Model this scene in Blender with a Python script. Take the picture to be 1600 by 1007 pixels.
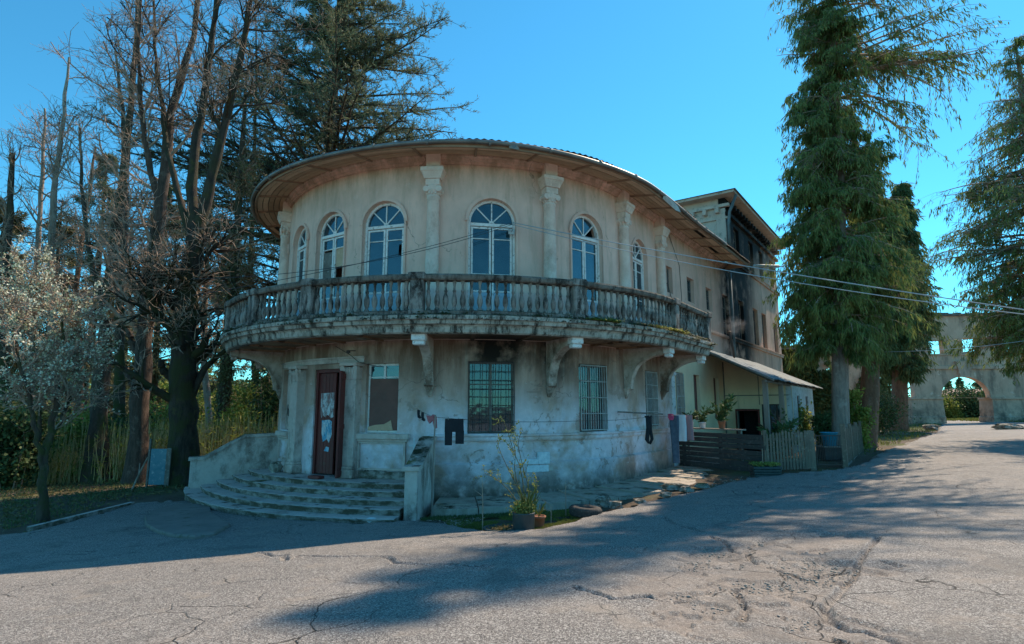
import bpy, math, random
import numpy as np
from mathutils import Matrix, Vector
from mathutils.geometry import delaunay_2d_cdt
random.seed(7)
R_ = math.radians
PI = math.pi
scene = bpy.context.scene
for o in list(bpy.data.objects): bpy.data.objects.remove(o)

# ------------------------------------------------------------ camera
CAMZ = 2.4
FPX = 900.0
PITCH = math.atan(136.5/FPX)
cam = bpy.data.cameras.new('camera'); camo = bpy.data.objects.new('camera', cam)
scene.collection.objects.link(camo)
camo.location = (0, 0, CAMZ)
camo.rotation_euler = (R_(90)+PITCH, 0, 0)
cam.sensor_width = 36.0; cam.lens = 36.0*FPX/1600.0
cam.clip_start = 0.1; cam.clip_end = 3000
scene.camera = camo

# ------------------------------------------------------------ sky, sun, exposure
SUN_EL = R_(47.9)
SUNV = Vector((0.595, 0.68, 1.0)).normalized()       # towards the sun
SUN_AZ = math.atan2(SUNV.x, SUNV.y)                    # clockwise from +Y
world = bpy.data.worlds.new('World'); scene.world = world; world.use_nodes = True
wn = world.node_tree; wn.nodes.clear()
sky = wn.nodes.new('ShaderNodeTexSky'); sky.sky_type = 'NISHITA'; sky.sun_disc = False
sky.sun_elevation = SUN_EL; sky.sun_rotation = SUN_AZ
sky.air_density = 1.0; sky.dust_density = 0.1; sky.ozone_density = 2.0; sky.altitude = 900
tint = wn.nodes.new('ShaderNodeMix'); tint.data_type = 'RGBA'; tint.blend_type = 'MULTIPLY'
tint.inputs[0].default_value = 1.0
wn.links.new(sky.outputs[0], tint.inputs[6]); tint.inputs[7].default_value = (0.225, 0.70, 0.755, 1)
bg = wn.nodes.new('ShaderNodeBackground'); bg.inputs['Strength'].default_value = 0.15
wo = wn.nodes.new('ShaderNodeOutputWorld')
wn.links.new(tint.outputs[2], bg.inputs[0]); wn.links.new(bg.outputs[0], wo.inputs[0])
sun = bpy.data.lights.new('sun', 'SUN'); sun.energy = 3.45; sun.angle = R_(0.55); sun.color = (1.0, 0.83, 0.64)
suno = bpy.data.objects.new('sun', sun); scene.collection.objects.link(suno)
suno.rotation_euler = (-SUNV).to_track_quat('-Z', 'Y').to_euler(); suno.location = (20, 20, 40)
vs = scene.view_settings
scene.display_settings.display_device = 'sRGB'
vs.view_transform = 'Standard'; vs.look = 'None'; vs.exposure = 0.97; vs.gamma = 1.0
vs.use_curve_mapping = False
scene.render.engine = 'CYCLES'
scene.cycles.max_bounces = 6; scene.cycles.transparent_max_bounces = 10
scene.cycles.diffuse_bounces = 4; scene.cycles.glossy_bounces = 2; scene.cycles.transmission_bounces = 3
scene.cycles.sample_clamp_indirect = 4

# ------------------------------------------------------------ object helpers
COL = scene.collection
ORG = {}
def tag(o, label=None, cat=None, group=None, kind=None):
    if label: o['label'] = label
    if cat: o['category'] = cat
    if group: o['group'] = group
    if kind: o['kind'] = kind
    return o
def thing(name, loc, label, cat, group=None, rz=0):
    o = bpy.data.objects.new(name, None); COL.objects.link(o)
    o.empty_display_size = 0.2
    o.location = loc; o.rotation_euler = (0, 0, rz)
    ORG[o] = Vector(loc) if rz == 0 else Vector((0, 0, 0))
    return tag(o, label, cat, group)
def link(name, me, mat, parent=None, smooth=False, loc=None, rz=None):
    o = bpy.data.objects.new(name, me); COL.objects.link(o)
    if mat is not None and len(me.materials) == 0:
        for m in (mat if isinstance(mat, (list, tuple)) else [mat]): me.materials.append(m)
    if parent is not None:
        o.parent = parent
        ORG[o] = ORG.get(parent, Vector((0, 0, 0)))
    if smooth: me.polygons.foreach_set('use_smooth', [True]*len(me.polygons))
    if loc is not None: o.location = loc
    if rz is not None: o.rotation_euler = (0, 0, rz)
    return o

class MB:
    def __init__(s): s.v = []; s.f = []; s.mi = []
    def add(s, vs_, fs, M=None, mi=0):
        b = len(s.v)
        if M is None: s.v += [tuple(p) for p in vs_]
        else:
            s.v += [tuple(M @ Vector(p)) for p in vs_]
            if M.to_3x3().determinant() < 0: fs = [tuple(reversed(f)) for f in fs]
        s.f += [tuple(i+b for i in f) for f in fs]; s.mi += [mi]*len(fs)
        return s
    def box(s, x0, x1, y0, y1, z0, z1, M=None, mi=0):
        v = [(x0,y0,z0),(x1,y0,z0),(x1,y1,z0),(x0,y1,z0),(x0,y0,z1),(x1,y0,z1),(x1,y1,z1),(x0,y1,z1)]
        f = [(0,3,2,1),(4,5,6,7),(0,1,5,4),(1,2,6,5),(2,3,7,6),(3,0,4,7)]
        return s.add(v, f, M, mi)
    def cbox(s, x0, x1, y0, y1, z0, z1, c=0.01, M=None, mi=0):
        v = []; 
        for z, i in ((z0, c), (z0+c, 0), (z1-c, 0), (z1, c)):
            a0, a1, b0, b1 = x0+i, x1-i, y0+i, y1-i
            v += [(a0+c,b0,z),(a1-c,b0,z),(a1,b0+c,z),(a1,b1-c,z),(a1-c,b1,z),(a0+c,b1,z),(a0,b1-c,z),(a0,b0+c,z)]
        f = [tuple(range(7,-1,-1)), tuple(range(24,32))]
        for k in range(3):
            for i in range(8): j=(i+1)%8; f.append((k*8+i,k*8+j,(k+1)*8+j,(k+1)*8+i))
        return s.add(v, f, M, mi)
    def lathe(s, prof, n=12, M=None, sx=1, sy=1, mi=0):
        v = []; f = []
        for r, z in prof:
            for i in range(n):
                a = 2*PI*i/n; v.append((r*math.cos(a)*sx, r*math.sin(a)*sy, z))
        for k in range(len(prof)-1):
            for i in range(n): j=(i+1)%n; f.append((k*n+i,k*n+j,(k+1)*n+j,(k+1)*n+i))
        f.append(tuple(range(n-1,-1,-1))); f.append(tuple((len(prof)-1)*n+i for i in range(n)))
        return s.add(v, f, M, mi)
    def tube(s, pts, r, n=6, M=None, mi=0, cap=True):
        pts = [Vector(p) for p in pts]; v = []; f = []
        rs = r if isinstance(r, (list, tuple)) else [r]*len(pts)
        t0 = (pts[-1]-pts[0]).normalized() if (pts[-1]-pts[0]).length > 1e-6 else Vector((0,0,1))
        up = Vector((0,0,1)) if abs(t0.z) < 0.9 else Vector((1,0,0))
        for k, p in enumerate(pts):
            t = (pts[min(k+1,len(pts)-1)]-pts[max(k-1,0)]).normalized()
            a = t.cross(up).normalized(); b = a.cross(t).normalized()
            for i in range(n):
                q = 2*PI*i/n; v.append(p + a*(rs[k]*math.cos(q)) + b*(rs[k]*math.sin(q)))
        for k in range(len(pts)-1):
            for i in range(n): j=(i+1)%n; f.append((k*n+i,k*n+j,(k+1)*n+j,(k+1)*n+i))
        if cap: f.append(tuple(range(n-1,-1,-1))); f.append(tuple((len(pts)-1)*n+i for i in range(n)))
        return s.add(v, f, M, mi)
    def grid(s, rows, closed_u=False, mi=0):
        nu = len(rows[0]); f = []
        for k in range(len(rows)-1):
            for i in range(nu if closed_u else nu-1):
                j = (i+1) % nu; f.append((k*nu+i, k*nu+j, (k+1)*nu+j, (k+1)*nu+i))
        return s.add([p for r in rows for p in r], f, None, mi)
    def prism(s, poly, y0, y1, M=None, mi=0):          # polygon in local xz, extruded along local y
        n = len(poly); v = [(x, y0, z) for x, z in poly]+[(x, y1, z) for x, z in poly]
        f = [tuple(range(n)), tuple(range(2*n-1, n-1, -1))]
        for i in range(n): j=(i+1)%n; f.append((i, n+i, n+j, j))
        return s.add(v, f, M, mi)
    def mesh(s, name, org=None):
        me = bpy.data.meshes.new(name)
        v = s.v if org is None else [(p[0]-org[0], p[1]-org[1], p[2]-org[2]) for p in s.v]
        me.from_pydata(v, [], s.f)
        if any(s.mi): me.polygons.foreach_set('material_index', s.mi)
        me.update(); return me
    def build(s, name, mat, parent=None, smooth=False, label=None):
        me = s.mesh(name, ORG.get(parent) if parent is not None else None)
        o = link(name, me, mat, parent, smooth)
        if label: o['label'] = label
        return o

def np_mesh(name, V, quads=None, tris=None, org=None, smooth=False):
    V = np.asarray(V, dtype=np.float32).reshape(-1, 3)
    if org is not None: V = V - np.array(tuple(org), dtype=np.float32)
    me = bpy.data.meshes.new(name)
    me.vertices.add(len(V)); me.vertices.foreach_set('co', V.ravel())
    parts = []; starts = []; n = 0
    if quads is not None and len(quads):
        q = np.asarray(quads, dtype=np.int32); parts.append(q.ravel()); starts.append(np.arange(len(q))*4); n = q.size
    if tris is not None and len(tris):
        t = np.asarray(tris, dtype=np.int32); parts.append(t.ravel()); starts.append(n+np.arange(len(t))*3)
    L = np.concatenate(parts); S = np.concatenate(starts)
    me.loops.add(len(L)); me.loops.foreach_set('vertex_index', L)
    me.polygons.add(len(S)); me.polygons.foreach_set('loop_start', S.astype(np.int32))
    if smooth: me.polygons.foreach_set('use_smooth', np.ones(len(S), dtype=bool))
    me.update(calc_edges=True)
    return me

# pixel of the photograph (1600 wide) -> direction and points, used only to measure places
def pdir(u, v):
    x = (u-800)/FPX; y = (503.5-v)/FPX
    c, s_ = math.cos(PITCH), math.sin(PITCH)
    return Vector((x, c-y*s_, y*c+s_))
def PT(u, v, d):
    r = pdir(u, v); return Vector((r.x/r.y*d, d, CAMZ+r.z/r.y*d))

# ------------------------------------------------------------ terrain
CP = np.array([(0,0,.75),(0,4.4,.75),(-7,4,.45),(8,4,.95),(-4.2,12.8,0),(-8,15,-.06),(-11,20,-.1),(-8.5,17.3,-.02),
 (0,13.5,.06),(1.5,12.7,.22),(0.2,11,.2),(5.5,16.5,.42),(7.2,16.9,.5),(9.5,18,.65),(15,25.5,.75),(49,60,1.08),(30,38,.92),
 (20,12,1.0),(34,16,1.15),(-14,8,-.05),(-20,20,-.45),(-30,40,-1.6),(-10,40,-1.0),(0,30,.1),(60,85,1.1),(-60,60,-3),(0,-15,.9),
 (-20,-10,.3),(25,-10,1.3),(0,90,-1.5),(90,60,1.6),(-40,10,-1.0),(4,24,.4),(10,26,.6),(-2.4,9.5,.32)], dtype=float)
def _U(r2): return np.where(r2 < 1e-12, 0, r2*np.log(np.maximum(r2, 1e-12)))
_n = len(CP); _K = _U(((CP[:,None,:2]-CP[None,:,:2])**2).sum(-1)) + np.eye(_n)*0.6
_P = np.hstack([np.ones((_n,1)), CP[:,:2]])
_A = np.vstack([np.hstack([_K,_P]), np.hstack([_P.T, np.zeros((3,3))])])
_W = np.linalg.solve(_A, np.concatenate([CP[:,2], np.zeros(3)]))
def ground_np(X, Y):
    X = np.asarray(X, float); Y = np.asarray(Y, float)
    r = np.sqrt(X*X+(Y-10)**2)+1e-9; k = np.minimum(1, 88/r); X = X*k; Y = 10+(Y-10)*k
    sh = X.shape; x = X.ravel(); y = Y.ravel(); out = np.empty(len(x))
    for i in range(0, len(x), 40000):
        xx = x[i:i+40000]; yy = y[i:i+40000]
        u = _U((xx[:,None]-CP[None,:,0])**2+(yy[:,None]-CP[None,:,1])**2)
        out[i:i+40000] = u@_W[:_n] + _W[_n] + _W[_n+1]*xx + _W[_n+2]*yy
    return out.reshape(sh)
def gz(x, y): return float(ground_np([x], [y])[0])
def G(u, v, lift=0):
    d = pdir(u, v); lo = 0.5
    for k in range(4000):
        t = lo*1.004
        if CAMZ+d.z*t/d.y < gz(d.x/d.y*t, t)+lift: break
        lo = t
        if lo > 150: break
    x, y = d.x/d.y*lo, lo
    return Vector((x, y, gz(x, y)+lift))

def lat(ix, iy, seed):
    h = (ix*374761393 + iy*668265263 + seed*974634777) & 0x7fffffff
    h = (h ^ (h >> 13)) * 1274126177 & 0x7fffffff
    return ((h ^ (h >> 16)) & 0xffff)/65535.0
def noise2(x, y, seed=0):
    x = np.asarray(x, float); y = np.asarray(y, float)
    ix = np.floor(x).astype(np.int64); iy = np.floor(y).astype(np.int64); fx = x-ix; fy = y-iy
    fx = fx*fx*(3-2*fx); fy = fy*fy*(3-2*fy)
    a = lat(ix,iy,seed); b = lat(ix+1,iy,seed); c = lat(ix,iy+1,seed); d = lat(ix+1,iy+1,seed)
    return (a*(1-fx)+b*fx)*(1-fy)+(c*(1-fx)+d*fx)*fy
def fbm(x, y, seed=0, o=4):
    s_ = 0; a = 0.5
    for i in range(o): s_ = s_+a*noise2(np.asarray(x)*2**i, np.asarray(y)*2**i, seed+i); a *= .5
    return s_

# ------------------------------------------------------------ material helpers
class NT:
    def __init__(s, name):
        s.m = bpy.data.materials.new(name); s.m.use_nodes = True
        s.n = s.m.node_tree.nodes; s.l = s.m.node_tree.links
        s.b = s.n['Principled BSDF']; s.out = s.n['Material Output']
        s.geo = s.n.new('ShaderNodeNewGeometry'); s.pos = s.geo.outputs['Position']
        s.b.inputs['Specular IOR Level'].default_value = 0.3
    def lk(s, a, b):
        if isinstance(a, (int, float)): b.default_value = a
        elif isinstance(a, tuple): b.default_value = a if len(a) == len(b.default_value) else (*a, 1)
        else: s.l.new(a, b)
    def scale(s, sc, src=None):
        n = s.n.new('ShaderNodeVectorMath'); n.operation = 'MULTIPLY'
        s.lk(src or s.pos, n.inputs[0]); n.inputs[1].default_value = sc if isinstance(sc, tuple) else (sc,)*3
        return n.outputs[0]
    def noise(s, scale=1, det=5, rough=.6, vec=None, dist=0):
        n = s.n.new('ShaderNodeTexNoise'); n.inputs['Detail'].default_value = det
        n.inputs['Roughness'].default_value = rough; n.inputs['Distortion'].default_value = dist
        if isinstance(scale, tuple): s.lk(s.scale(scale, vec), n.inputs['Vector']); n.inputs['Scale'].default_value = 1
        else: s.lk(vec or s.pos, n.inputs['Vector']); n.inputs['Scale'].default_value = scale
        return n.outputs[0]
    def vor(s, scale=1, feat='F1', out=0, vec=None):
        n = s.n.new('ShaderNodeTexVoronoi'); n.feature = feat; s.lk(vec or s.pos, n.inputs['Vector'])
        n.inputs['Scale'].default_value = scale; return n.outputs[out]
    def mr(s, x, a, b, c=0., d=1., smooth=False):
        n = s.n.new('ShaderNodeMapRange'); s.lk(x, n.inputs[0])
        if smooth: n.interpolation_type = 'SMOOTHSTEP'
        for i, q in enumerate((a, b, c, d)): n.inputs[i+1].default_value = q
        return n.outputs[0]
    def math(s, op, a, b=0.5, clamp=False):
        n = s.n.new('ShaderNodeMath'); n.operation = op; n.use_clamp = clamp
        s.lk(a, n.inputs[0]); s.lk(b, n.inputs[1]); return n.outputs[0]
    def mix(s, f, a, b, mode='MIX'):
        n = s.n.new('ShaderNodeMix'); n.data_type = 'RGBA'; n.blend_type = mode
        s.lk(f, n.inputs[0]); s.lk(a, n.inputs[6]); s.lk(b, n.inputs[7]); return n.outputs[2]
    def z(s, ch='Z'):
        n = s.n.new('ShaderNodeSeparateXYZ'); s.lk(s.pos, n.inputs[0]); return n.outputs[ch]
    def dist(s, p, sc=(1,1,1)):
        a = s.n.new('ShaderNodeVectorMath'); a.operation = 'SUBTRACT'; s.lk(s.pos, a.inputs[0]); a.inputs[1].default_value = p
        b = s.n.new('ShaderNodeVectorMath'); b.operation = 'MULTIPLY'; s.lk(a.outputs[0], b.inputs[0]); b.inputs[1].default_value = sc
        c = s.n.new('ShaderNodeVectorMath'); c.operation = 'LENGTH'; s.lk(b.outputs[0], c.inputs[0]); return c.outputs['Value']
    def island(s): return s.geo.outputs['Random Per Island']
    def bump(s, h, strength=.4, d=.02):
        n = s.n.new('ShaderNodeBump'); n.inputs['Strength'].default_value = strength; n.inputs['Distance'].default_value = d
        s.lk(h, n.inputs['Height']); s.l.new(n.outputs[0], s.b.inputs['Normal']); return s
    def col(s, c): s.lk(c, s.b.inputs['Base Color']); return s
    def rough(s, r): s.lk(r, s.b.inputs['Roughness']); return s

def simple(name, c1, c2, sc=3, rough=.8, bump=.3, bs=30, bd=.01, metal=0, c3=None, stretch=None, island=0):
    t = NT(name)
    f = t.mr(t.noise(sc if not stretch else tuple(sc*q for q in stretch), 6, .65), .32, .68)
    c = t.mix(f, c1, c2)
    if c3: c = t.mix(t.mr(t.noise(sc*2.7, 6, .7), .55, .68), c, c3)
    if island: c = t.mix(island, c, t.mix(t.island(), c1, c2), 'MIX')
    t.col(c).rough(rough); t.b.inputs['Metallic'].default_value = metal
    if bump: t.bump(t.noise(bs if not stretch else tuple(bs*q for q in stretch), 4, .6), bump, bd)
    return t.m
# ------------------------------------------------------------ house frame: a round front of radius HR, straight sides along HW
HC = Vector((-1.7, 21.2, 0)); HR = 6.3
HN = Vector((.811, -.585, 0)).normalized(); HW = Vector((.585, .811, 0)).normalized()
PHJ = math.atan2(HN.x, -HN.y); AJ = HR*PHJ; AL = HR*(PHJ-PI)
def WN(a):
    if a > AJ: return HN.copy()
    if a < AL: return -HN
    p = a/HR; return Vector((math.sin(p), -math.cos(p), 0))
def W(a, z, off=0.0):
    n = WN(a); p = HC + n*(HR+off)
    if a > AJ: p = p + HW*(a-AJ)
    elif a < AL: p = p + HW*(AL-a)
    return Vector((p.x, p.y, z))
def WF(a, z, off=0.0):                     # frame on the wall: x along it (to the right seen from outside), y outward, z up
    n = WN(a); t = Vector((-n.y, n.x, 0)); p = W(a, z, off)
    return Matrix(((t.x, n.x, 0, p.x), (t.y, n.y, 0, p.y), (0, 0, 1, p.z), (0, 0, 0, 1)))
def A(deg): return HR*R_(deg)
def sweep(mb, prof, a0, a1, step=.25, closed=False, caps=True, mi=0):
    n = max(1, int(math.ceil(abs(a1-a0)/step)))
    rows = [[tuple(W(a0+(a1-a0)*i/n, z, o)) for o, z in prof] for i in range(n+1)]
    b = len(mb.v); k = len(prof)
    mb.grid(rows, closed_u=closed, mi=mi)
    if closed and caps:
        mb.f.append(tuple(b+i for i in range(k-1, -1, -1))); mb.f.append(tuple(b+n*k+i for i in range(k))); mb.mi += [mi, mi]
    return mb

# ------------------------------------------------------------ materials
def plaster_upper():
    t = NT('upper_plaster')
    c = t.mix(t.mr(t.noise(.9, 6, .6), .35, .65), (.86,.545,.43), (.70,.44,.345))
    c = t.mix(t.mr(t.noise((2.2,2.2,.35), 6, .7), .52, .72, 0, .6), c, (.36,.26,.185))
    c = t.mix(t.mr(t.noise(3.1, 8, .7), .60, .72, 0, .45), c, (.84,.64,.55))
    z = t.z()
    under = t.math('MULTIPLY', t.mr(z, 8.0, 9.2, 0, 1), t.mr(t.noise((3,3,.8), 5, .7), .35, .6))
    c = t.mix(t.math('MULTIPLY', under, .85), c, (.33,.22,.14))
    low = t.math('MULTIPLY', t.mr(z, 6.0, 4.5, 0, 1), t.mr(t.noise((2,2,.9), 6, .7), .32, .62))
    c = t.mix(t.math('MULTIPLY', low, .6), c, (.56,.55,.52))

    ce = t.vor(.55, 'DISTANCE_TO_EDGE', 0, vec=t.mixv(t.pos, t.noise3(3.0), .55)); ck = t.math('MULTIPLY', t.mr(ce, .007, .002, 0, 1), t.mr(t.noise(.8, 4, .6), .53, .60, 0, .6)); c = t.mix(ck, c, (.12,.09,.07))
    # burnt corner where the low wing meets the tall block
    d = t.dist(tuple(SOOT1), (.34,.34,.16))
    s_ = t.math('MULTIPLY', t.mr(d, 1.1, .35, 0, 1, True), t.mr(t.noise(1.4, 5, .6), .25, .55))
    c = t.mix(s_, c, (.012,.011,.011))
    t.col(c).rough(.92).bump(t.math('ADD', t.math('MULTIPLY', t.noise(45, 4, .6), .5), t.noise(5, 6, .7)), .45, .02)
    return t.m
def plaster_lower():
    t = NT('lower_plaster')
    z = t.z()
    nz = t.noise(1.1, 6, .65)
    c = t.mix(t.mr(nz, .35, .65), (.62,.43,.34), (.42,.29,.225))
    # old pale blue-grey limewash in an uneven band; its blue partly paints in skylight
    hb = t.math('MULTIPLY', t.mr(z, 3.15, 2.0, 0, 1), t.mr(z, .4, .8, .4, 1))
    wash = t.math('MULTIPLY', hb, t.mr(t.noise(.75, 7, .62, dist=.3), .40, .54, 0, 1))
    c = t.mix(t.math('MULTIPLY', wash, .92), c, t.mix(t.mr(t.noise(6, 5, .7), .3, .7), (.84,.76,.80), (.62,.58,.63)))
    # flaking down to older coats
    fl = t.mr(t.noise(1.9, 9, .72, dist=.6), .585, .60, 0, 1)
    c = t.mix(t.math('MULTIPLY', fl, .75), c, (.40,.29,.24))
    fl2 = t.mr(t.noise(2.7, 9, .75, dist=.4, vec=t.scale((1,1,1.6))), .645, .655, 0, 1)
    c = t.mix(fl2, c, (.76,.72,.66))
    # rust-brown runs below the balcony
    run = t.math('MULTIPLY', t.mr(z, 2.3, 3.9, 0, 1), t.mr(t.noise((2.2,2.2,.35), 6, .7), .34, .58))
    c = t.mix(t.math('MULTIPLY', run, .85), c, (.17,.085,.05))
    ru2 = t.math('MULTIPLY', t.mr(z, 1.9, 4.1, .1, 1), t.mr(t.noise((6,6,.35), 5, .7), .58, .66))
    c = t.mix(t.math('MULTIPLY', ru2, .6), c, (.52,.44,.36))
    # damp at the foot
    dp = t.math('MULTIPLY', t.mr(z, 1.5, .25, 0, 1), t.mr(t.noise(1.6, 7, .7), .36, .6))
    c = t.mix(t.math('MULTIPLY', dp, .9), c, (.12,.105,.10))
    dp2 = t.math('MULTIPLY', t.mr(z, .75, .2, 0, 1), t.mr(t.noise(4, 6, .7), .35, .55))
    c = t.mix(dp2, c, (.10,.085,.065))

    ce = t.vor(.55, 'DISTANCE_TO_EDGE', 0, vec=t.mixv(t.pos, t.noise3(3.0), .55)); ck = t.math('MULTIPLY', t.mr(ce, .007, .002, 0, 1), t.mr(t.noise(.8, 4, .6), .53, .60, 0, .6)); c = t.mix(ck, c, (.12,.09,.07))
    # soot over the barred window and at the far corner
    for p, sc, a0 in ((SOOT2, (.75,.75,1.0), 1.0), (SOOT3, (1.1,1.1,.9), .9), (SOOT1, (.34,.34,.16), 1.0)):
        d = t.dist(tuple(p), sc)
        s_ = t.math('MULTIPLY', t.mr(d, 1.05, .3, 0, a0, True), t.mr(t.noise(2.2, 5, .6), .22, .5))
        c = t.mix(s_, c, (.018,.015,.013))
    t.col(c).rough(.9)
    h = t.math('ADD', t.math('MULTIPLY', t.noise(40, 4, .6), .35), t.math('MULTIPLY', fl, -.5))
    h = t.math('ADD', h, t.math('MULTIPLY', t.noise(4, 6, .7), .9)); t.bump(h, .55, .025)
    return t.m
SOOT1 = W(AJ+12.6, 7.2, 0); SOOT2 = W(A(12), 4.05, .1); SOOT3 = W(A(27), 4.0, .2)
M = {}
def _mixv(s, a, b, f):
    m = s.n.new('ShaderNodeVectorMath'); m.operation = 'MULTIPLY_ADD'; s.lk(b, m.inputs[0]); m.inputs[1].default_value = (f,f,f); s.lk(a, m.inputs[2]); return m.outputs[0]
def _noise3(s, sc):
    n = s.n.new('ShaderNodeTexNoise'); s.lk(s.pos, n.inputs['Vector']); n.inputs['Scale'].default_value = sc; n.inputs['Detail'].default_value = 5; return n.outputs['Color']
NT.mixv = _mixv; NT.noise3 = _noise3
M['plu'] = plaster_upper(); M['pll'] = plaster_lower()

def weathered(name, base, pale, dark, moss=.0, zt=None, soft=0.0):
    t = NT(name)
    c = t.mix(t.mr(t.noise(2.2, 7, .7), .36, .62), base, pale)
    c = t.mix(t.mr(t.noise((5,5,1.6) if not soft else (1.3,1.3,.8), 7, .72), .47+soft, .60+soft*1.5, 0, 1-soft*4), c, dark)
    c = t.mix(t.mr(t.noise(14, 5, .7), .58, .68, 0, .6), c, pale)
    if moss:
        nz = t.n.new('ShaderNodeSeparateXYZ'); t.lk(t.geo.outputs['Normal'], nz.inputs[0])
        f = t.math('MULTIPLY', t.mr(nz.outputs['Z'], .2, .9), t.mr(t.noise(5 if not soft else 2.0, 6, .7), .5-moss*.2+soft*1.2, .58+soft))
        c = t.mix(f, c, (.028,.03,.014))
        f2 = t.math('MULTIPLY', f, t.mr(t.noise(1.3, 4, .6), .55, .68)); c = t.mix(f2, c, (.16,.15,.03))
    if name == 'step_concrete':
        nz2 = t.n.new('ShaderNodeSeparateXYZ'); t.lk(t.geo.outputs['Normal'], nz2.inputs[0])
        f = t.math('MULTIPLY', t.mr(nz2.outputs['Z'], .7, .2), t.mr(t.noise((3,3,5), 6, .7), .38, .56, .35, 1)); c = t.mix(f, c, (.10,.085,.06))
    t.col(c).rough(.93).bump(t.math('ADD', t.noise(30, 5, .7), t.noise(7, 5, .7)), .7, .02)
    return t.m
M['balu'] = weathered('weathered_baluster_concrete', (.17,.135,.115), (.36,.32,.285), (.04,.032,.027))
M['slab'] = weathered('mossy_balcony_concrete', (.27,.225,.18), (.55,.49,.42), (.06,.048,.038), moss=1)
M['rail'] = weathered('dark_rail_concrete', (.15,.115,.09), (.26,.235,.21), (.045,.038,.033), moss=.5)
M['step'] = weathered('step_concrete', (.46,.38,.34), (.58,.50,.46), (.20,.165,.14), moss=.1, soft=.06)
M['cheek'] = weathered('stair_wall_plaster', (.50,.40,.35), (.62,.53,.48), (.15,.115,.095), moss=.5, soft=.025)
M['column'] = weathered('column_stucco', (.74,.53,.43), (.84,.66,.56), (.48,.32,.25), soft=.04)
M['column2'] = weathered('portal_stucco', (.52,.39,.33), (.66,.54,.48), (.22,.16,.13), soft=.02)
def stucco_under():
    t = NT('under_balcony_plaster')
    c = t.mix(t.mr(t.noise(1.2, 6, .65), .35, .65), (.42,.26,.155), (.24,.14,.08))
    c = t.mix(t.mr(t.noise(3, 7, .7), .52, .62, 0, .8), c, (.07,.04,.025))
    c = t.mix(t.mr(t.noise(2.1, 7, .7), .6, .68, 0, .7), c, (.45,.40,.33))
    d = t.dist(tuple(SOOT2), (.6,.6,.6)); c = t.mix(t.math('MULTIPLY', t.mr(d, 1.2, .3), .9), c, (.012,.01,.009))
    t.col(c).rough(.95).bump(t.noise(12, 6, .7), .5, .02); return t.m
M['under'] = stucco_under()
M['bracket'] = weathered('bracket_stucco', (.42,.30,.225), (.66,.55,.48), (.15,.095,.065), soft=.02)
M['soffit'] = simple('soffit_boards', (.82,.54,.36), (.42,.26,.16), 2.2, .85, .5, 18, .01, c3=(.85,.64,.47), island=.75)
M['soffit_old'] = simple('dark_soffit_battens', (.40,.26,.17), (.26,.165,.11), 3, .9, .4, 20)
M['gutter'] = simple('zinc_gutter', (.26,.24,.22), (.14,.125,.115), 2.5, .5, .2, 20, metal=.35)
M['tin'] = simple('roof_sheet', (.20,.18,.165), (.11,.085,.07), 2, .6, .3, 15, metal=.3, c3=(.15,.075,.04))
M['white'] = simple('flaking_white_paint', (.88,.82,.78), (.72,.66,.62), 5, .6, .4, 30, .006, c3=(.27,.23,.18))
M['bluewood'] = simple('pale_blue_door_panel', (.42,.56,.63), (.30,.44,.52), 4, .6, .4, 30, .006, c3=(.22,.2,.18))
M['oldwood'] = simple('old_window_wood', (.22,.19,.165), (.13,.11,.095), 4, .8, .5, 30, .006, c3=(.34,.32,.29))
M['maroon'] = simple('maroon_door_paint', (.20,.040,.034), (.12,.026,.024), 3, .55, .4, 14, .006, c3=(.15,.065,.05), stretch=(1,1,.3))
M['ply'] = simple('brown_plywood', (.22,.10,.08), (.16,.08,.065), 2.5, .8, .25, 20, .004, c3=(.17,.10,.08))
M['dark'] = simple('dark_interior', (.03,.03,.032), (.018,.018,.02), 2, .95, 0)
M['iron'] = simple('rusty_iron_bar', (.06,.055,.055), (.10,.06,.045), 8, .7, .3, 40)
M['whiteiron'] = simple('white_painted_iron_bar', (.50,.51,.50), (.33,.31,.28), 8, .6, .3, 40)
M['room'] = simple('faded_room_wall', (.20,.26,.28), (.14,.18,.2), 1, .9, 0)
M['curtain'] = simple('grey_curtain', (.33,.36,.38), (.22,.25,.27), 3, .9, .3, 12, stretch=(1,1,.1))
M['pinkcloth'] = simple('pink_cloth', (.75,.10,.22), (.55,.06,.15), 6, .85, .3, 20)
M['blackcloth'] = simple('black_cloth', (.018,.018,.022), (.03,.03,.036), 6, .9, .5, 30)
M['redcloth'] = simple('faded_red_cloth', (.40,.09,.10), (.50,.22,.22), 9, .9, .4, 30)
M['denim'] = simple('blue_denim', (.06,.09,.14), (.11,.15,.21), 9, .9, .4, 60)
M['whitecloth'] = simple('white_cloth', (.70,.72,.76), (.60,.62,.68), 4, .9, .3, 15)
M['mauvecloth'] = simple('mauve_cloth', (.36,.22,.24), (.28,.17,.19), 4, .9, .3, 15)
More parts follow.
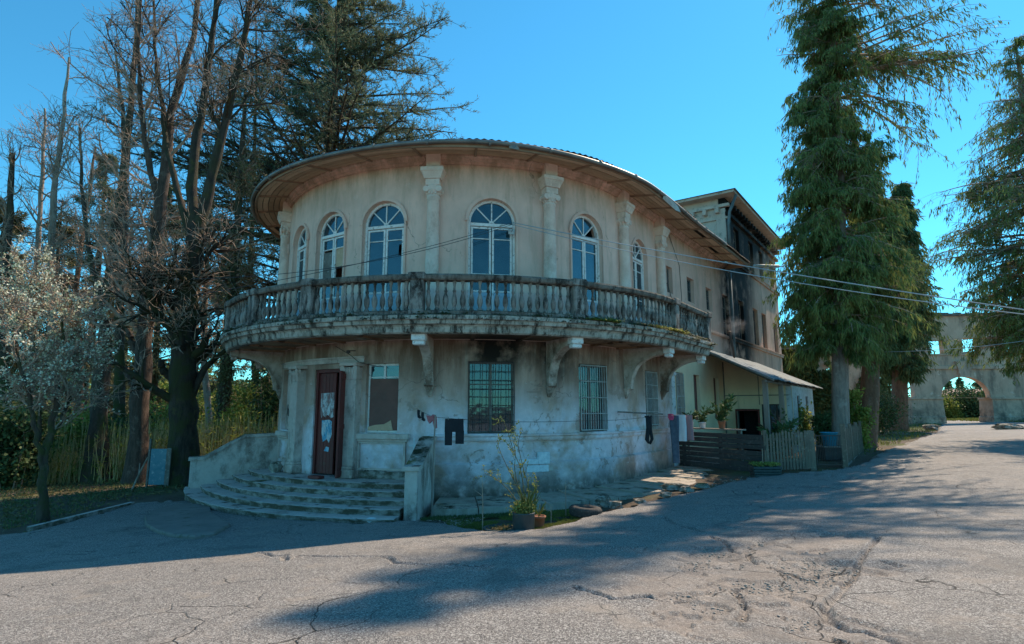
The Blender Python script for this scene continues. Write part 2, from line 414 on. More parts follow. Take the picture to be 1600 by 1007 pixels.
def glass(name, tintc, mixf, rough=.04):
    t = NT(name)
    g = t.n.new('ShaderNodeBsdfGlossy'); g.inputs['Roughness'].default_value = rough; g.inputs['Color'].default_value = (.85,.95,1,1)
    tr = t.n.new('ShaderNodeBsdfTransparent'); tr.inputs['Color'].default_value = (*tintc, 1)
    lw = t.n.new('ShaderNodeLayerWeight'); lw.inputs['Blend'].default_value = .35
    nm = t.n.new('ShaderNodeBump'); nm.inputs['Strength'].default_value = .25; nm.inputs['Distance'].default_value = .012
    t.lk(t.noise(2.3, 2, .5), nm.inputs['Height']); t.l.new(nm.outputs[0], g.inputs['Normal'])
    df = t.n.new('ShaderNodeBsdfDiffuse'); t.lk(t.mix(t.mr(t.noise(3, 6, .7), .4, .65), (.02,.06,.085), (.05,.11,.14)), df.inputs['Color'])
    m1 = t.n.new('ShaderNodeMixShader'); m1.inputs[0].default_value = .45; t.l.new(tr.outputs[0], m1.inputs[1]); t.l.new(df.outputs[0], m1.inputs[2])
    m2 = t.n.new('ShaderNodeMixShader'); t.lk(t.math('ADD', t.math('MULTIPLY', lw.outputs['Fresnel'], .55), mixf, True), m2.inputs[0])
    t.l.new(m1.outputs[0], m2.inputs[1]); t.l.new(g.outputs[0], m2.inputs[2]); t.l.new(m2.outputs[0], t.out.inputs['Surface'])
    return t.m
M['glass'] = glass('dusty_window_glass', (.45,.6,.65), .05)

# ------------------------------------------------------------ generic wall with openings
def rect_loop(a, w, z0, z1): return [(a-w/2, z0), (a+w/2, z0), (a+w/2, z1), (a-w/2, z1)]
def arch_loop(a, w, z0, zs, n=14):
    r = w/2; return [(a-r, z0), (a+r, z0)]+[(a+r*math.cos(PI*i/n), zs+r*math.sin(PI*i/n)) for i in range(n+1)]
def wall_mesh(mapf, a0, a1, z0, z1, holes, thick=.32, step=.3, reveal=True):
    vs_ = []; ed = []; fc = []
    def loop(pts, face=False):
        b = len(vs_); vs_.extend(Vector(p) for p in pts); n = len(pts)
        fc.append([b+i for i in range(n)])
    na = max(2, int((a1-a0)/step)); nzz = max(2, int((z1-z0)/1.2))
    outer = [(a0+(a1-a0)*i/na, z0) for i in range(na+1)] + [(a1, z0+(z1-z0)*i/nzz) for i in range(1, nzz+1)] \
        + [(a1-(a1-a0)*i/na, z1) for i in range(1, na+1)] + [(a0, z1-(z1-z0)*i/nzz) for i in range(1, nzz)]
    loop(outer)
    for h in holes: loop(h)
    bb = [(min(p[0] for p in h)-.03, max(p[0] for p in h)+.03, min(p[1] for p in h)-.03, max(p[1] for p in h)+.03) for h in holes]
    for i in range(1, na):
        for j in range(1, nzz):
            a = a0+(a1-a0)*i/na; z = z0+(z1-z0)*j/nzz
            if not any(b[0] < a < b[1] and b[2] < z < b[3] for b in bb): vs_.append(Vector((a, z)))
    r = delaunay_2d_cdt([Vector(p) for p in vs_], [], fc, 2, 1e-5)
    ov, of = r[0], r[2]
    mb = MB(); b = 0
    V = [tuple(mapf(p[0], p[1], 0)) for p in ov]
    mb.add(V, [tuple(f) for f in of]); nout = len(of)
    mb.add([tuple(mapf(p[0], p[1], -thick)) for p in ov], [tuple(reversed(f)) for f in of])
    for h in holes:
        n = len(h)
        v = [tuple(mapf(p[0], p[1], 0)) for p in h]+[tuple(mapf(p[0], p[1], -thick)) for p in h]
        mb.add(v, [(i, n+i, n+(i+1) % n, (i+1) % n) for i in range(n)])
    # closing rim
    rim = outer; n = len(rim)
    v = [tuple(mapf(p[0], p[1], 0)) for p in rim]+[tuple(mapf(p[0], p[1], -thick)) for p in rim]
    mb.add(v, [(i, (i+1) % n, n+(i+1) % n, n+i) for i in range(n)])
    return mb, nout
def WF2(a, off=0.0):                       # x outward, y along the wall (to the left), z up
    n = WN(a); t = Vector((n.y, -n.x, 0)); p = W(a, 0, off)
    return Matrix(((n.x, -t.x, 0, p.x), (n.y, -t.y, 0, p.y), (0, 0, 1, 0), (0, 0, 0, 1)))
house = thing('round_fronted_mansion', (HC.x, HC.y, .2), 'weathered two-storey stucco mansion with a round colonnaded front and balustraded balcony', 'mansion')
SEND = 12.3
# openings
UPW = [A(-49.5), A(-33.8), A(-16.7), A(10.7), A(38.2), AJ+1.45, A(-68), A(-84), A(-100)]
UPWW = [1.12, 1.2, 1.27, 1.3, 1.27, 1.2, 1.1, 1.1, 1.1]
SMALL = [(AJ+4.05, .85, 6.65, 7.65), (AJ+6.5, .85, 6.65, 7.65), (AJ+8.9, .85, 6.65, 7.65)]
ZS = 7.42
holes_up = [arch_loop(a, w, 4.56, ZS) for a, w in zip(UPW, UPWW)]
mb, nout = wall_mesh(W, AL-3, AJ+3.9, 4.2, 9.3, holes_up)
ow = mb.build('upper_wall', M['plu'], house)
holes_s = [rect_loop(*h) for h in SMALL]+[rect_loop(AJ+11.4, 1.0, 5.8, 7.75)]
mb, nout = wall_mesh(W, AJ+3.9, AJ+SEND, 4.75, 9.3, holes_s)
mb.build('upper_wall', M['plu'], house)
DOOR = (A(-31.0), 1.36, .64, 3.5)
LW1 = (A(-15.7), .94, 1.80, 3.60); LW2 = (A(10.7), 1.22, 1.78, 3.64); LW3 = (A(39.4), 1.12, 1.78, 3.66)
LW4 = (AJ+2.05, 1.0, 1.85, 3.66); NICHE = (A(-54), .95, 1.8, 3.6)
mb, nout = wall_mesh(W, AL-3, AJ+3.9, -.6, 4.2, [rect_loop(*q) for q in (DOOR, LW1, LW2, LW3, LW4, NICHE)])
mb.build('lower_wall', M['pll'], house)
PW = [(AJ+4.75, .8, 2.0, 3.75), (AJ+6.7, .75, 2.0, 3.75), (AJ+9.25, .72, 2.0, 3.75)]
def yellow():
    t = NT('yellow_porch_plaster')
    c = t.mix(t.mr(t.noise(.9, 6, .65), .35, .65), (.86,.66,.44), (.76,.56,.37))
    c = t.mix(t.mr(t.noise((3,3,.5), 6, .7), .58, .75, 0, .55), c, (.27,.22,.15))
    z = t.z(); c = t.mix(t.mr(z, 1.3, .6, 0, .7), c, (.2,.18,.14))
    t.col(c).rough(.9).bump(t.noise(18, 5, .6), .35, .02); return t.m
M['yellow'] = yellow()
mb, nout = wall_mesh(W, AJ+3.9, AJ+SEND, -.4, 4.75, [rect_loop(*q) for q in PW])
mb.build('porch_side_wall', M['yellow'], house)
# floors inside
fl = MB()
for z, th in ((4.2, .3), (.62, .2)):
    n = 60; aa = [AL-3+(AJ+SEND-AL+3)*i/n for i in range(n+1)]
    ring = [W(a, z, -.33) for a in aa]
    k = len(fl.v); fl.v += [tuple(p) for p in ring]; fl.f.append(tuple(k+i for i in range(n+1))); fl.mi.append(0)
    k = len(fl.v); fl.v += [(p.x, p.y, z-th) for p in ring]; fl.f.append(tuple(k+i for i in range(n+1))); fl.mi.append(0)
fl.build('floor_slab', M['dark'], house)
def wallx(p0, p1, z0, z1, name, m):
    d = (p1-p0).normalized(); q = Vector((-d.y, d.x, 0))*.08
    b = MB(); v = [p0-q, p1-q, p1+q, p0+q]
    b.add([(p.x, p.y, z0) for p in v]+[(p.x, p.y, z1) for p in v], [(0,3,2,1),(4,5,6,7),(0,1,5,4),(1,2,6,5),(2,3,7,6),(3,0,4,7)])
    return b.build(name, m, house)
wallx(HC+Vector((-5.3,2.2,0)), HC+Vector((5.0,2.2,0)), 4.2, 9.2, 'partition_wall', M['room'])
wallx(HC+Vector((-5.3,0,0)), HC+Vector((4.9,0,0)), .62, 3.88, 'partition_wall', M['room'])

# string courses, cornice
b = MB(); sweep(b, [(-.02,1.60),(.05,1.60),(.07,1.64),(.07,1.70),(.10,1.72),(.10,1.765),(-.02,1.775)], A(-8+4.6), AJ+3.9, closed=True)
b.build('sill_course', M['pll'], house)
b = MB(); sweep(b, [(-.02,-.5),(.07,-.5),(.07,1.02),(.03,1.06),(-.02,1.06)], A(-8+4.9), AJ+3.9, closed=True)
b.build('plinth', M['pll'], house)
b = MB(); sweep(b, [(-.02,9.0),(.05,9.0),(.07,9.06),(.12,9.08),(.14,9.14),(.20,9.17),(.20,9.24),(-.02,9.26)], AL-2, AJ+SEND-.1, closed=True)
b.build('eaves_cornice', M['plu'], house)
b = MB(); sweep(b, [(-.02,5.66),(.07,5.66),(.10,5.72),(.10,5.78),(-.02,5.80)], AJ+3.95, AJ+SEND-.05, closed=True)
b.build('string_course', M['plu'], house)
# recessed panel mouldings below the windows beside the steps
def panel(a, w, z0, z1, wd=.05, d=.035):
    b = MB(); F = WF(a, 0, 0)
    for x0, x1, q0, q1 in ((-w/2,w/2,z0,z0+wd),(-w/2,w/2,z1-wd,z1),(-w/2,-w/2+wd,z0+wd,z1-wd),(w/2-wd,w/2,z0+wd,z1-wd)):
        b.box(x0, x1, -.03, d, q0, q1, F)
    b.build('panel_moulding', M['column2'], house)
panel(A(-15.2), 1.35, .86, 1.58); panel(A(-54), 1.0, .95, 1.55)
def ledge(a, w, z, m='column2', d=.12, h=.14):
    b = MB(); b.cbox(-w/2, w/2, -.05, d, z-h, z, .015, WF(a, 0, 0)); b.cbox(-w/2+.04, w/2-.04, -.05, d-.05, z-h-.06, z-h, .01, WF(a,0,0))
    b.build('window_sill', M[m], house)
ledge(A(-15.2), 1.55, 1.78); ledge(A(-54), 1.15, 1.76)
ledge(A(10.7), 1.45, 1.79, 'pll', .09, .06); ledge(A(39.4), 1.35, 1.79, 'pll', .09, .06)
b = MB(); sweep(b, [(-.02,.5),(.06,.5),(.06,.84),(.02,.86),(-.02,.86)], A(-22), A(-8), closed=True); b.build('plinth', M['step'], house)

# balcony
b = MB(); b0, b1 = A(-124), AJ+3.1
sweep(b, [(-.04,4.57),(-.04,4.23),(1.36,4.23),(1.42,4.16),(1.60,4.15),(1.64,4.18),(1.66,4.30),(1.69,4.34),(1.77,4.36),(1.79,4.44),(1.84,4.46),(1.84,4.55),(1.80,4.575)], b0, b1, .2, closed=True)
slab = b.build('balcony_slab', M['slab'], house)
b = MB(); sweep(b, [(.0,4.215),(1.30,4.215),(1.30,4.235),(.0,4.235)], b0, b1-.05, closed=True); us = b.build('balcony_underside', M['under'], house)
# ribs under the slab
for k in range(-9, 6):
    a = A(k*11.0+6)
    if a > AJ: continue
    b = MB(); b.box(.0, 1.30, -.05, .05, 4.17, 4.215, WF2(a)); b.build('underside_rib', M['under'], us)
b = MB(); sweep(b, [(1.44,4.57),(1.76,4.57),(1.76,4.66),(1.73,4.68),(1.47,4.68),(1.44,4.66)], b0, b1-.06, .2, closed=True)
b.build('rail_plinth', M['rail'], slab)
b = MB(); sweep(b, [(1.47,5.40),(1.73,5.40),(1.76,5.43),(1.78,5.50),(1.76,5.54),(1.60,5.565),(1.44,5.54),(1.42,5.50),(1.44,5.43)], b0, b1-.06, .2, closed=True)
b.build('top_rail', M['rail'], slab)
bp = [(.062,0),(.066,.05),(.045,.07),(.04,.10),(.058,.14),(.074,.20),(.076,.27),(.062,.34),(.042,.40),(.034,.44),(.05,.46),(.05,.49),(.034,.51),(.030,.58),(.036,.64),(.050,.665),(.044,.69),(.062,.70),(.062,.725)]
bmes = []
for q in range(3):
    m_ = MB(); m_.lathe([(r*.88*(1+.05*math.sin(7*z+q*2)), z*.995) for r, z in bp], 9); me = m_.mesh('baluster'); me.materials.append(M['balu'])
    me.polygons.foreach_set('use_smooth', [True]*len(me.polygons)); bmes.append(me)
PIERS = [A(q) for q in (-122,-108,-92,-75,-58,-41,-24.8,-3.8,24.8)]+[AJ-.05, AJ+2.92]
for a in PIERS:
    F = WF(a, 0, 1.6); b = MB(); b.cbox(-.16, .16, -.15, .15, 4.575, 5.42, .02, F); b.cbox(-.20, .20, -.19, .19, 5.405, 5.585, .02, F); b.cbox(-.19,.19,-.18,.18,4.575,4.69,.015,F)
    b.build('balcony_pier', M['balu'], slab)
def place_bal(p, k, par=None):
    o = bpy.data.objects.new('baluster', bmes[k % 3]); COL.objects.link(o); o.parent = slab
    o.location = p-ORG[house]; o.rotation_euler = (random.uniform(-.012,.012), random.uniform(-.012,.012), random.uniform(0,3))
for i in range(len(PIERS)-1):
    L0 = (PIERS[i+1]-PIERS[i])*(1.25 if PIERS[i] < AJ-.2 else 1.0); n = max(2, int(round((L0-.32)/.205)))
    for k in range(n):
        a = PIERS[i]+(PIERS[i+1]-PIERS[i])*(.16/L0+ (k+.5)/n*(1-.32/L0))
        if i == 3 and k == 4 or i == 9 and k == 9: continue
        place_bal(W(a, 4.68, 1.6), random.randint(0, 2))
# return rail at the right end of the balcony
Fe = WF2(b1-.2)
b = MB(); b.cbox(0, 1.45, -.13, .13, 5.40, 5.56, .02, Fe); b.cbox(0, 1.45, -.13, .13, 4.575, 4.68, .01, Fe); b.build('return_rail', M['rail'], slab)
for k in range(6): place_bal(Fe @ Vector((.12+k*.22, 0, 4.68)), k)
# moss cushions along the slab edge
rng = np.random.default_rng(3)
def moss_clump(name, pts, mat, parent, size=.05, per=26):
    V = []; T = []
    for (p, sc) in pts:
        n = per; c = rng.normal(0, 1, (n,3))*np.array([.09,.09,.018])*sc+np.array(p); c[:,2] = np.maximum(c[:,2], p[2]-.01)
        for q in c:
            k = len(V); s_ = size*sc*rng.uniform(.5,1.1)
            d = rng.normal(0,1,(4,3))*s_*.6; d[0] = (0,0,s_*.55); d[1:,2] = -abs(d[1:,2])*.3
            V += [tuple(q+x) for x in d]; T += [(k,k+1,k+2),(k,k+2,k+3),(k,k+3,k+1)]
    me = np_mesh(name, V, tris=T, org=ORG.get(parent) if parent else None)
    o = link(name, me, mat, parent); o['kind'] = 'stuff'; return o
M['moss'] = simple('yellow_green_moss', (.24,.23,.035), (.12,.13,.02), 9, .95, .5, 60)
M['mossdark'] = simple('dark_moss', (.045,.05,.02), (.075,.075,.025), 9, .95, .5, 60)
pts = []
for k in range(60):
    a = random.choice([A(random.gauss(29, 1.8)), A(random.gauss(47, 3.5)), AJ+random.uniform(-1.2,.6)]); pts.append((W(a, 4.58, random.uniform(1.74,1.84)), random.uniform(.7,1.3)))
moss_clump('yellow_moss', pts, M['moss'], slab)
pts = [(W(random.uniform(A(-75), AJ+2.8), random.choice([4.58,4.58,4.47]), random.uniform(1.74,1.86)), random.uniform(.5,1.1)) for k in range(200)]
moss_clump('dark_moss', pts, M['mossdark'], slab, .05, 18)

# brackets below the balcony
def bracket(a):
    F = WF2(a, 0)
    b = MB(); poly = [(-.03,4.21),(1.34,4.21),(1.34,4.04)]
    arc = [(1.30-1.17*math.sin(t), 2.98+1.02*math.cos(t)) for t in [PI/2*i/12 for i in range(13)]]
    poly += arc + [(.10,2.98),(-.03,2.86)]
    b.prism([(x, z) for x, z in poly], -.07, .07, F)
    # thicker outer rib
    rib = [(1.30-1.17*math.sin(t), 2.98+1.02*math.cos(t)) for t in [PI/2*i/14 for i in range(15)]]
    rib2 = [(1.30-1.05*math.sin(t), 3.03+1.09*math.cos(t)) for t in [PI/2*i/14 for i in range(15)]]
    for i in range(14):
        q = [rib[i], rib[i+1], rib2[i+1], rib2[i]]
        b.prism([(x-.02, z-.02) for x, z in q], -.12, .12, F)
    o = b.build('balcony_bracket', M['bracket'], house)
    b = MB(); b.cbox(1.28, 1.52, -.17, .17, 4.00, 4.20, .02, F); b.cbox(1.31,1.49,-.14,.14,3.9,4.0,.02,F); b.build('bracket_cap', M['white'] if abs(a-A(-3.7)) < .5 or a > A(20) else M['bracket'], o)
    b = MB(); b.add([(-.02,-.13,3.02),(.16,-.13,3.02),(.16,.13,3.02),(-.02,.13,3.02),(-.02,-.04,2.72),(.03,-.04,2.72),(.03,.04,2.72),(-.02,.04,2.72)],[(0,1,2,3),(7,6,5,4),(0,4,5,1),(1,5,6,2),(2,6,7,3),(3,7,4,0)],F)
    b.build('bracket_drop', M['bracket'], o)
for a in (A(-3.7), A(25.2), AJ+.03, AJ+2.95, A(-63), A(-92)): bracket(a)

# upper columns
def column(a, z0=4.57):
    F = WF(a, 0, .10)
    b = MB(); b.cbox(-.25,.25,-.22,.2,z0,z0+.12,.01,F)
    b.lathe([(.23,z0+.12),(.24,z0+.18),(.20,z0+.22),(.19,z0+.3),(.185,6.2),(.165,7.98),(.185,8.0),(.185,8.04),(.165,8.05)], 16, F)
    c = b.build('column', M['column'], house, True)
    b = MB(); b.lathe([(.165,8.04),(.17,8.12),(.21,8.2),(.22,8.3),(.2,8.32)], 12, F)
    for sx in (-1, 1):
        for sy in (-1, 1):
            Fv = F @ Matrix.Translation((sx*.17, sy*.10+.03, 8.22)) @ Matrix.Rotation(PI/2, 4, 'X')
            b.lathe([(.03,-.065),(.085,-.06),(.09,-.03),(.06,-.01),(.06,.01),(.09,.03),(.085,.06),(.03,.065)], 10, Fv)
    for k in range(7):
        b.lathe([(.0,0),(.035,.03),(.03,.09),(.0,.12)], 6, F @ Matrix.Translation((.17*math.cos(k*PI/6), .17*math.sin(k*PI/6), 8.06)))
    b.build('capital', M['column'], c)
    b = MB(); b.cbox(-.19,.19,-.12,.18,8.32,8.50,.01,F)
    b.add([(-.22,-.15,8.50),(.22,-.15,8.50),(.22,.21,8.50),(-.22,.21,8.50),(-.29,-.15,8.68),(.29,-.15,8.68),(.29,.28,8.68),(-.29,.28,8.68)],[(0,3,2,1),(4,5,6,7),(0,1,5,4),(1,2,6,5),(2,3,7,6),(3,0,4,7)],F)
    b.cbox(-.31,.31,-.15,.30,8.68,8.80,.012,F)
    b.build('impost_block', M['column'], c)
    b = MB(); b.cbox(-.19,.19,-.13,.16,8.80,9.22,.01,F); b.build('short_pier', M['column'], c)
for a in (A(-3.7), A(25.4), AJ+.0, AJ+3.05, A(-64.5), A(-92)): column(a)

# arched balcony windows
def ring(b, r0, r1, y0, y1, F, n=16, a0=0, a1=PI, zc=ZS):
    for i in range(n):
        t0 = a0+(a1-a0)*i/n; t1 = a0+(a1-a0)*(i+1)/n
        q = [(r0*math.cos(t0), zc+r0*math.sin(t0)), (r1*math.cos(t0), zc+r1*math.sin(t0)), (r1*math.cos(t1), zc+r1*math.sin(t1)), (r0*math.cos(t1), zc+r0*math.sin(t1))]
        b.prism(q, y0, y1, F)
def arch_window(a, w, mode):
    F = WF(a, 0, -.17); r = w/2; z0 = 4.6
    b = MB(); Fo = WF(a, 0, 0)
    ring(b, r+.004, r+.09, -.02, .035, Fo); 
    for s_ in (-1, 1): b.box(min(s_*(r+.004), s_*(r+.05)), max(s_*(r+.004), s_*(r+.05)), -.02, .025, 5.0, ZS, Fo)
    b.build('window_surround', M['plu'], house)
    b = MB()
    b.cbox(-r, -r+.07, -.05, .05, z0, ZS, .008, F); b.cbox(r-.07, r, -.05, .05, z0, ZS, .008, F)
    b.cbox(-r+.07, r-.07, -.06, .06, ZS-.10, ZS-.01, .008, F)
    ring(b, r-.075, r-.002, -.05, .05, F)
    fr = b.build('window', M['white'], house)
    b = MB()
    for t in (PI/4, PI/2, 3*PI/4):
        c, s_ = math.cos(t), math.sin(t); q = Vector((-s_, 0, c))*.016
        p0 = Vector((c*.05, 0, ZS+s_*.05)); p1 = Vector((c*(r-.07), 0, ZS+s_*(r-.07)))
        b.prism([(p0.x-q.x, p0.z-q.z), (p1.x-q.x, p1.z-q.z), (p1.x+q.x, p1.z+q.z), (p0.x+q.x, p0.z+q.z)], -.025, .025, F)
    ring(b, .02, .07, -.028, .028, F, 8)
    b.build('fanlight_bar', M['white'], fr)
    for k in range(4):
        if mode == 2 and k == 0: continue
        t0, t1 = PI/4*k+.02, PI/4*(k+1)-.02
        q = [(.04*math.cos((t0+t1)/2), ZS+.04*math.sin((t0+t1)/2))]+[((r-.06)*math.cos(t0+(t1-t0)*i/4), ZS+(r-.06)*math.sin(t0+(t1-t0)*i/4)) for i in range(5)]
        b = MB(); b.prism(q, -.004, .004, F); b.build('pane', M['glass'], fr)
    for s_ in (-1, 1):
        x0, x1 = (.012, r-.085) if s_ > 0 else (-r+.085, -.012)
        zt = ZS-.115; bars = [zt, 6.98, 6.0, 5.55, z0+.04]
        bb = MB()
        for xx0, xx1 in ((x0, x0+.055), (x1-.055, x1)): bb.cbox(xx0, xx1, -.03, .03, z0+.02, zt, .006, F)
        for zz in (zt-.05, 6.96, 5.98, 5.50, z0+.02): bb.cbox(x0+.055, x1-.055, -.026, .026, zz, zz+(.05 if zz > 7 or zz < 5.6 else .028), .004, F)
        lf = bb.build('casement', M['white'], fr)
        bb = MB(); bb.box(x0+.05, x1-.05, -.012, .012, z0+.06, 5.51, F); bb.box(x0+.11, x1-.11, .012, .024, z0+.14, 5.43, F); bb.build('door_panel', M['bluewood'], fr)
        for q, (za, zb) in enumerate(((7.0, zt-.04), (6.0, 6.96), (5.55, 5.98))):
            if mode == 1 and s_ > 0 and q == 1: 
                bb = MB(); bb.box(x0+.05, x1-.1, -.02, -.012, 6.42, 6.96, F); bb.build('cardboard_patch', M['soffit'], fr); continue
            if mode == 1 and s_ < 0 and q == 1:
                bb = MB(); bb.box(x0+.05, x1-.05, -.004, .012, 6.0, 6.9, F); bb.build('weathered_board', M['oldwood'], fr); continue
            if mode == 3 and s_ > 0 and q == 1:
                bb = MB(); bb.prism([(x0+.05,za),(x1-.05,za),(x1-.05,zb-.45),(x1-.16,zb-.4),(x1-.15,zb-.12),(x1-.05,zb-.1),(x1-.05,zb),(x0+.05,zb)], -.004, .004, F); bb.build('pane', M['glass'], fr, label='cracked pane with a missing corner'); continue
            bb = MB(); bb.box(x0+.045, x1-.045, -.003+random.uniform(-.002,.002), .003, za, zb, F); bb.build('pane', M['glass'], fr)
for k, (a, w) in enumerate(zip(UPW, UPWW)):
    arch_window(a, w, {1: 1, 2: 3, 4: 2}.get(k, 0))
def rect_window(a, w, z0, z1, off=-.18, nx=2, bars=(.35,), mat='white', parent=house, F=None, fw=.06, pane='glass', name='window'):
    F = F or WF(a, 0, off); r = w/2
    b = MB(); b.cbox(-r, -r+fw, -.04, .04, z0, z1, .006, F); b.cbox(r-fw, r, -.04, .04, z0, z1, .006, F)
    b.cbox(-r+fw, r-fw, -.04, .04, z1-fw, z1, .006, F); b.cbox(-r+fw, r-fw, -.04, .04, z0, z0+fw, .006, F)
    for k in range(1, nx): x = -r+fw+(w-2*fw)*k/nx; b.cbox(x-.03, x+.03, -.035, .035, z0+fw, z1-fw, .005, F)
    zz = [z0+fw]+[z0+(z1-z0)*q for q in bars]+[z1-fw]
    for q in zz[1:-1]:
        for k in range(nx):
            x0 = -r+fw+(w-2*fw)*k/nx+(.03 if k else 0); x1 = -r+fw+(w-2*fw)*(k+1)/nx-(.03 if k < nx-1 else 0)
            b.box(x0, x1, -.02, .02, q-.015, q+.015, F)
    o = b.build(name, M[mat], parent)
    if pane:
        for k in range(nx):
            for q in range(len(zz)-1):
                p = MB(); p.box(-r+fw+(w-2*fw)*k/nx, -r+fw+(w-2*fw)*(k+1)/nx, -.004, .004, zz[q], zz[q+1], F); p.build('pane', M[pane], o)
    return o
for h in SMALL: rect_window(*h, nx=2, bars=(.5,), mat='oldwood')
rect_window(AJ+11.4, 1.0, 5.8, 7.75, mat='oldwood', bars=(.35,.7))
for h in PW:
    w1 = rect_window(*h, nx=1, bars=(), mat='maroon', pane=None)
    b = MB(); F = WF(h[0], 0, -.16)
    for k in range(4): b.cbox(-h[1]/2+.06+k*(h[1]-.12)/4+.004, -h[1]/2+.06+(k+1)*(h[1]-.12)/4-.004, -.02, .01, h[2]+.06, h[3]-.06, .003, F)
    b.build('shutter', M['ply'], w1)
# boarded window beside the door
o = rect_window(*LW1, nx=2, bars=(.80,), mat='white')
F = WF(LW1[0], 0, -.12)
b = MB(); b.box(-.40, .41, -.01, .0, 1.86, 3.20, F); b.build('plywood_board', M['ply'], o)
b = MB(); b.prism([(-.42,1.86),(.30,1.86),(.24,2.12),(.05,2.02),(-.2,2.0),(-.42,1.95)], .005, .02, F); b.build('cardboard_scrap', M['soffit'], o)
# barred window with curtain
o = rect_window(*LW2, nx=2, bars=(.36,.68), mat='oldwood')
F = WF(LW2[0], 0, -.30)
b = MB(); rows = []
for j in range(2):
    rows.append([tuple(F @ Vector((-.55+1.1*i/40, .02*math.sin(i*1.3), 1.85+j*1.7))) for i in range(41)])
b.grid(rows); b.build('curtain', M['curtain'], o)
F = WF(LW2[0], 0, -.225)
b = MB(); b.prism([(.12,2.02),(.38,2.0),(.42,2.22),(.36,2.42),(.24,2.36),(.10,2.2)], -.02, .02, F); b.prism([(-.34,1.9),(-.06,1.9),(-.08,2.05),(-.3,2.07)], -.02, .02, F)
b.build('pink_hanging_cloth', M['pinkcloth'], o)
def grille(a, w, z0, z1, nx, nz, mat, parent, r=.009, wob=.0, off=.02):
    F = WF(a, 0, off); b = MB()
    for k in range(nx+1):
        x = -w/2+w*k/nx+random.uniform(-wob, wob); b.tube([(x, 0, z0), (x+random.uniform(-wob,wob), .006, (z0+z1)/2), (x+random.uniform(-wob,wob), 0, z1)], r*(1.5 if k in (0,nx) else 1), 5, F)
    for k in range(nz+1):
        z = z0+(z1-z0)*k/nz+random.uniform(-wob, wob); b.tube([(-w/2, .012, z), (0, .016, z+random.uniform(-wob,wob)), (w/2, .012, z)], r*(1.5 if k in (0,nz) else 1), 5, F)
    return b.build('window_grille', M[mat], parent)
grille(A(10.7), 1.2, 1.82, 3.6, 7, 8, 'iron', o, .009, .018)
o = rect_window(*LW3, nx=2, bars=(.5,.76), mat='oldwood'); grille(A(39.4), 1.06, 1.84, 3.62, 11, 4, 'whiteiron', o, .011)
o = rect_window(*LW4, nx=2, bars=(.5,.76), mat='oldwood'); grille(AJ+2.05, .94, 1.9, 3.62, 10, 4, 'whiteiron', o, .011)
grille(AJ+4.75, .74, 2.05, 3.7, 7, 4, 'whiteiron', house, .011)
# niche beside the door: closed board with black painted letters
F = WF(NICHE[0], 0, -.14)
b = MB(); b.box(-.47, .47, -.02, .0, 1.82, 3.6, F); nb = b.build('niche_board', M['column2'], house)
b = MB()
M['blackpaint'] = simple('black_spray_paint', (.012,.012,.012), (.02,.02,.02), 5, .7, 0)
for pl in ([(-.28,2.55),(-.28,2.25)], [(-.28,2.38),(-.2,2.42),(-.16,2.36),(-.17,2.2)], [(-.05,2.42),(-.05,2.3),(.03,2.26),(.1,2.32),(.1,2.5)], [(.1,2.4),(.12,2.2),(.18,2.18)]):
    b.tube([(x, .003, z) for x, z in pl], .014, 4, F)
b.build('spray_painted_letters', M['blackpaint'], nb)
# white cross painted low on the wall
b = MB(); F = WF(A(-7.2), 0, .0); b.box(-.14,.14,.002,.008,1.47,1.51,F); b.box(-.02,.02,.002,.0105,1.30,1.68,F)
M['chalk'] = simple('chalk_white', (.75,.78,.8), (.5,.55,.6), 12, .9, 0)
b.build('painted_cross', M['chalk'], house)

# portal: square columns, capitals, door
def pilaster(a, w=.44):
    F = WF(a, 0, 0); b = MB(); b.cbox(-w/2, w/2, -.05, .24, .95, 3.18, .015, F); c = b.build('portal_column', M['column2'], house)
    b = MB(); b.cbox(-w/2-.05, w/2+.05, -.05, .30, .655, .88, .02, F); b.cbox(-w/2-.02, w/2+.02, -.05, .27, .88, .95, .015, F); b.build('column_base', M['column2'], c)
    b = MB()
    for k in range(5):
        x = -w/2+w*(k+.5)/5
        for zz, hh, oo in ((3.18,.20,.26),(3.30,.20,.29)):
            b.lathe([(.028,0),(.05,hh*.5),(.045,hh*.8),(.0,hh)], 6, F @ Matrix.Translation((x+(.04 if zz > 3.2 else 0), oo-.04, zz)))
    b.cbox(-w/2-.01, w/2+.01, -.05, .24, 3.18, 3.5, .01, F)
    for s_ in (-1,1): b.lathe([(.03,-.06),(.075,-.05),(.05,0),(.075,.05),(.03,.06)], 9, F @ Matrix.Translation((s_*(w/2), .24, 3.47)) @ Matrix.Rotation(PI/2,4,'X'))
    b.cbox(-w/2-.07, w/2+.07, -.05, .33, 3.53, 3.62, .012, F)
    b.build('capital', M['column2'], c)
pilaster(A(-43.5), .40); pilaster(A(-23.2), .42)
b = MB(); sweep(b, [(-.02,3.64),(.05,3.64),(.05,3.74),(.08,3.77),(.08,3.80),(-.02,3.81)], A(-60), A(-20.5), closed=True); b.build('portal_lintel', M['column2'], house)
F = WF(DOOR[0], 0, -.14)
b = MB(); b.cbox(-.68,-.60,-.08,.06,.66,3.5,.008,F); b.cbox(.60,.68,-.08,.06,.66,3.5,.008,F); b.cbox(-.60,.60,-.08,.06,3.40,3.5,.008,F)
dfr = b.build('door_frame', M['maroon'], house)
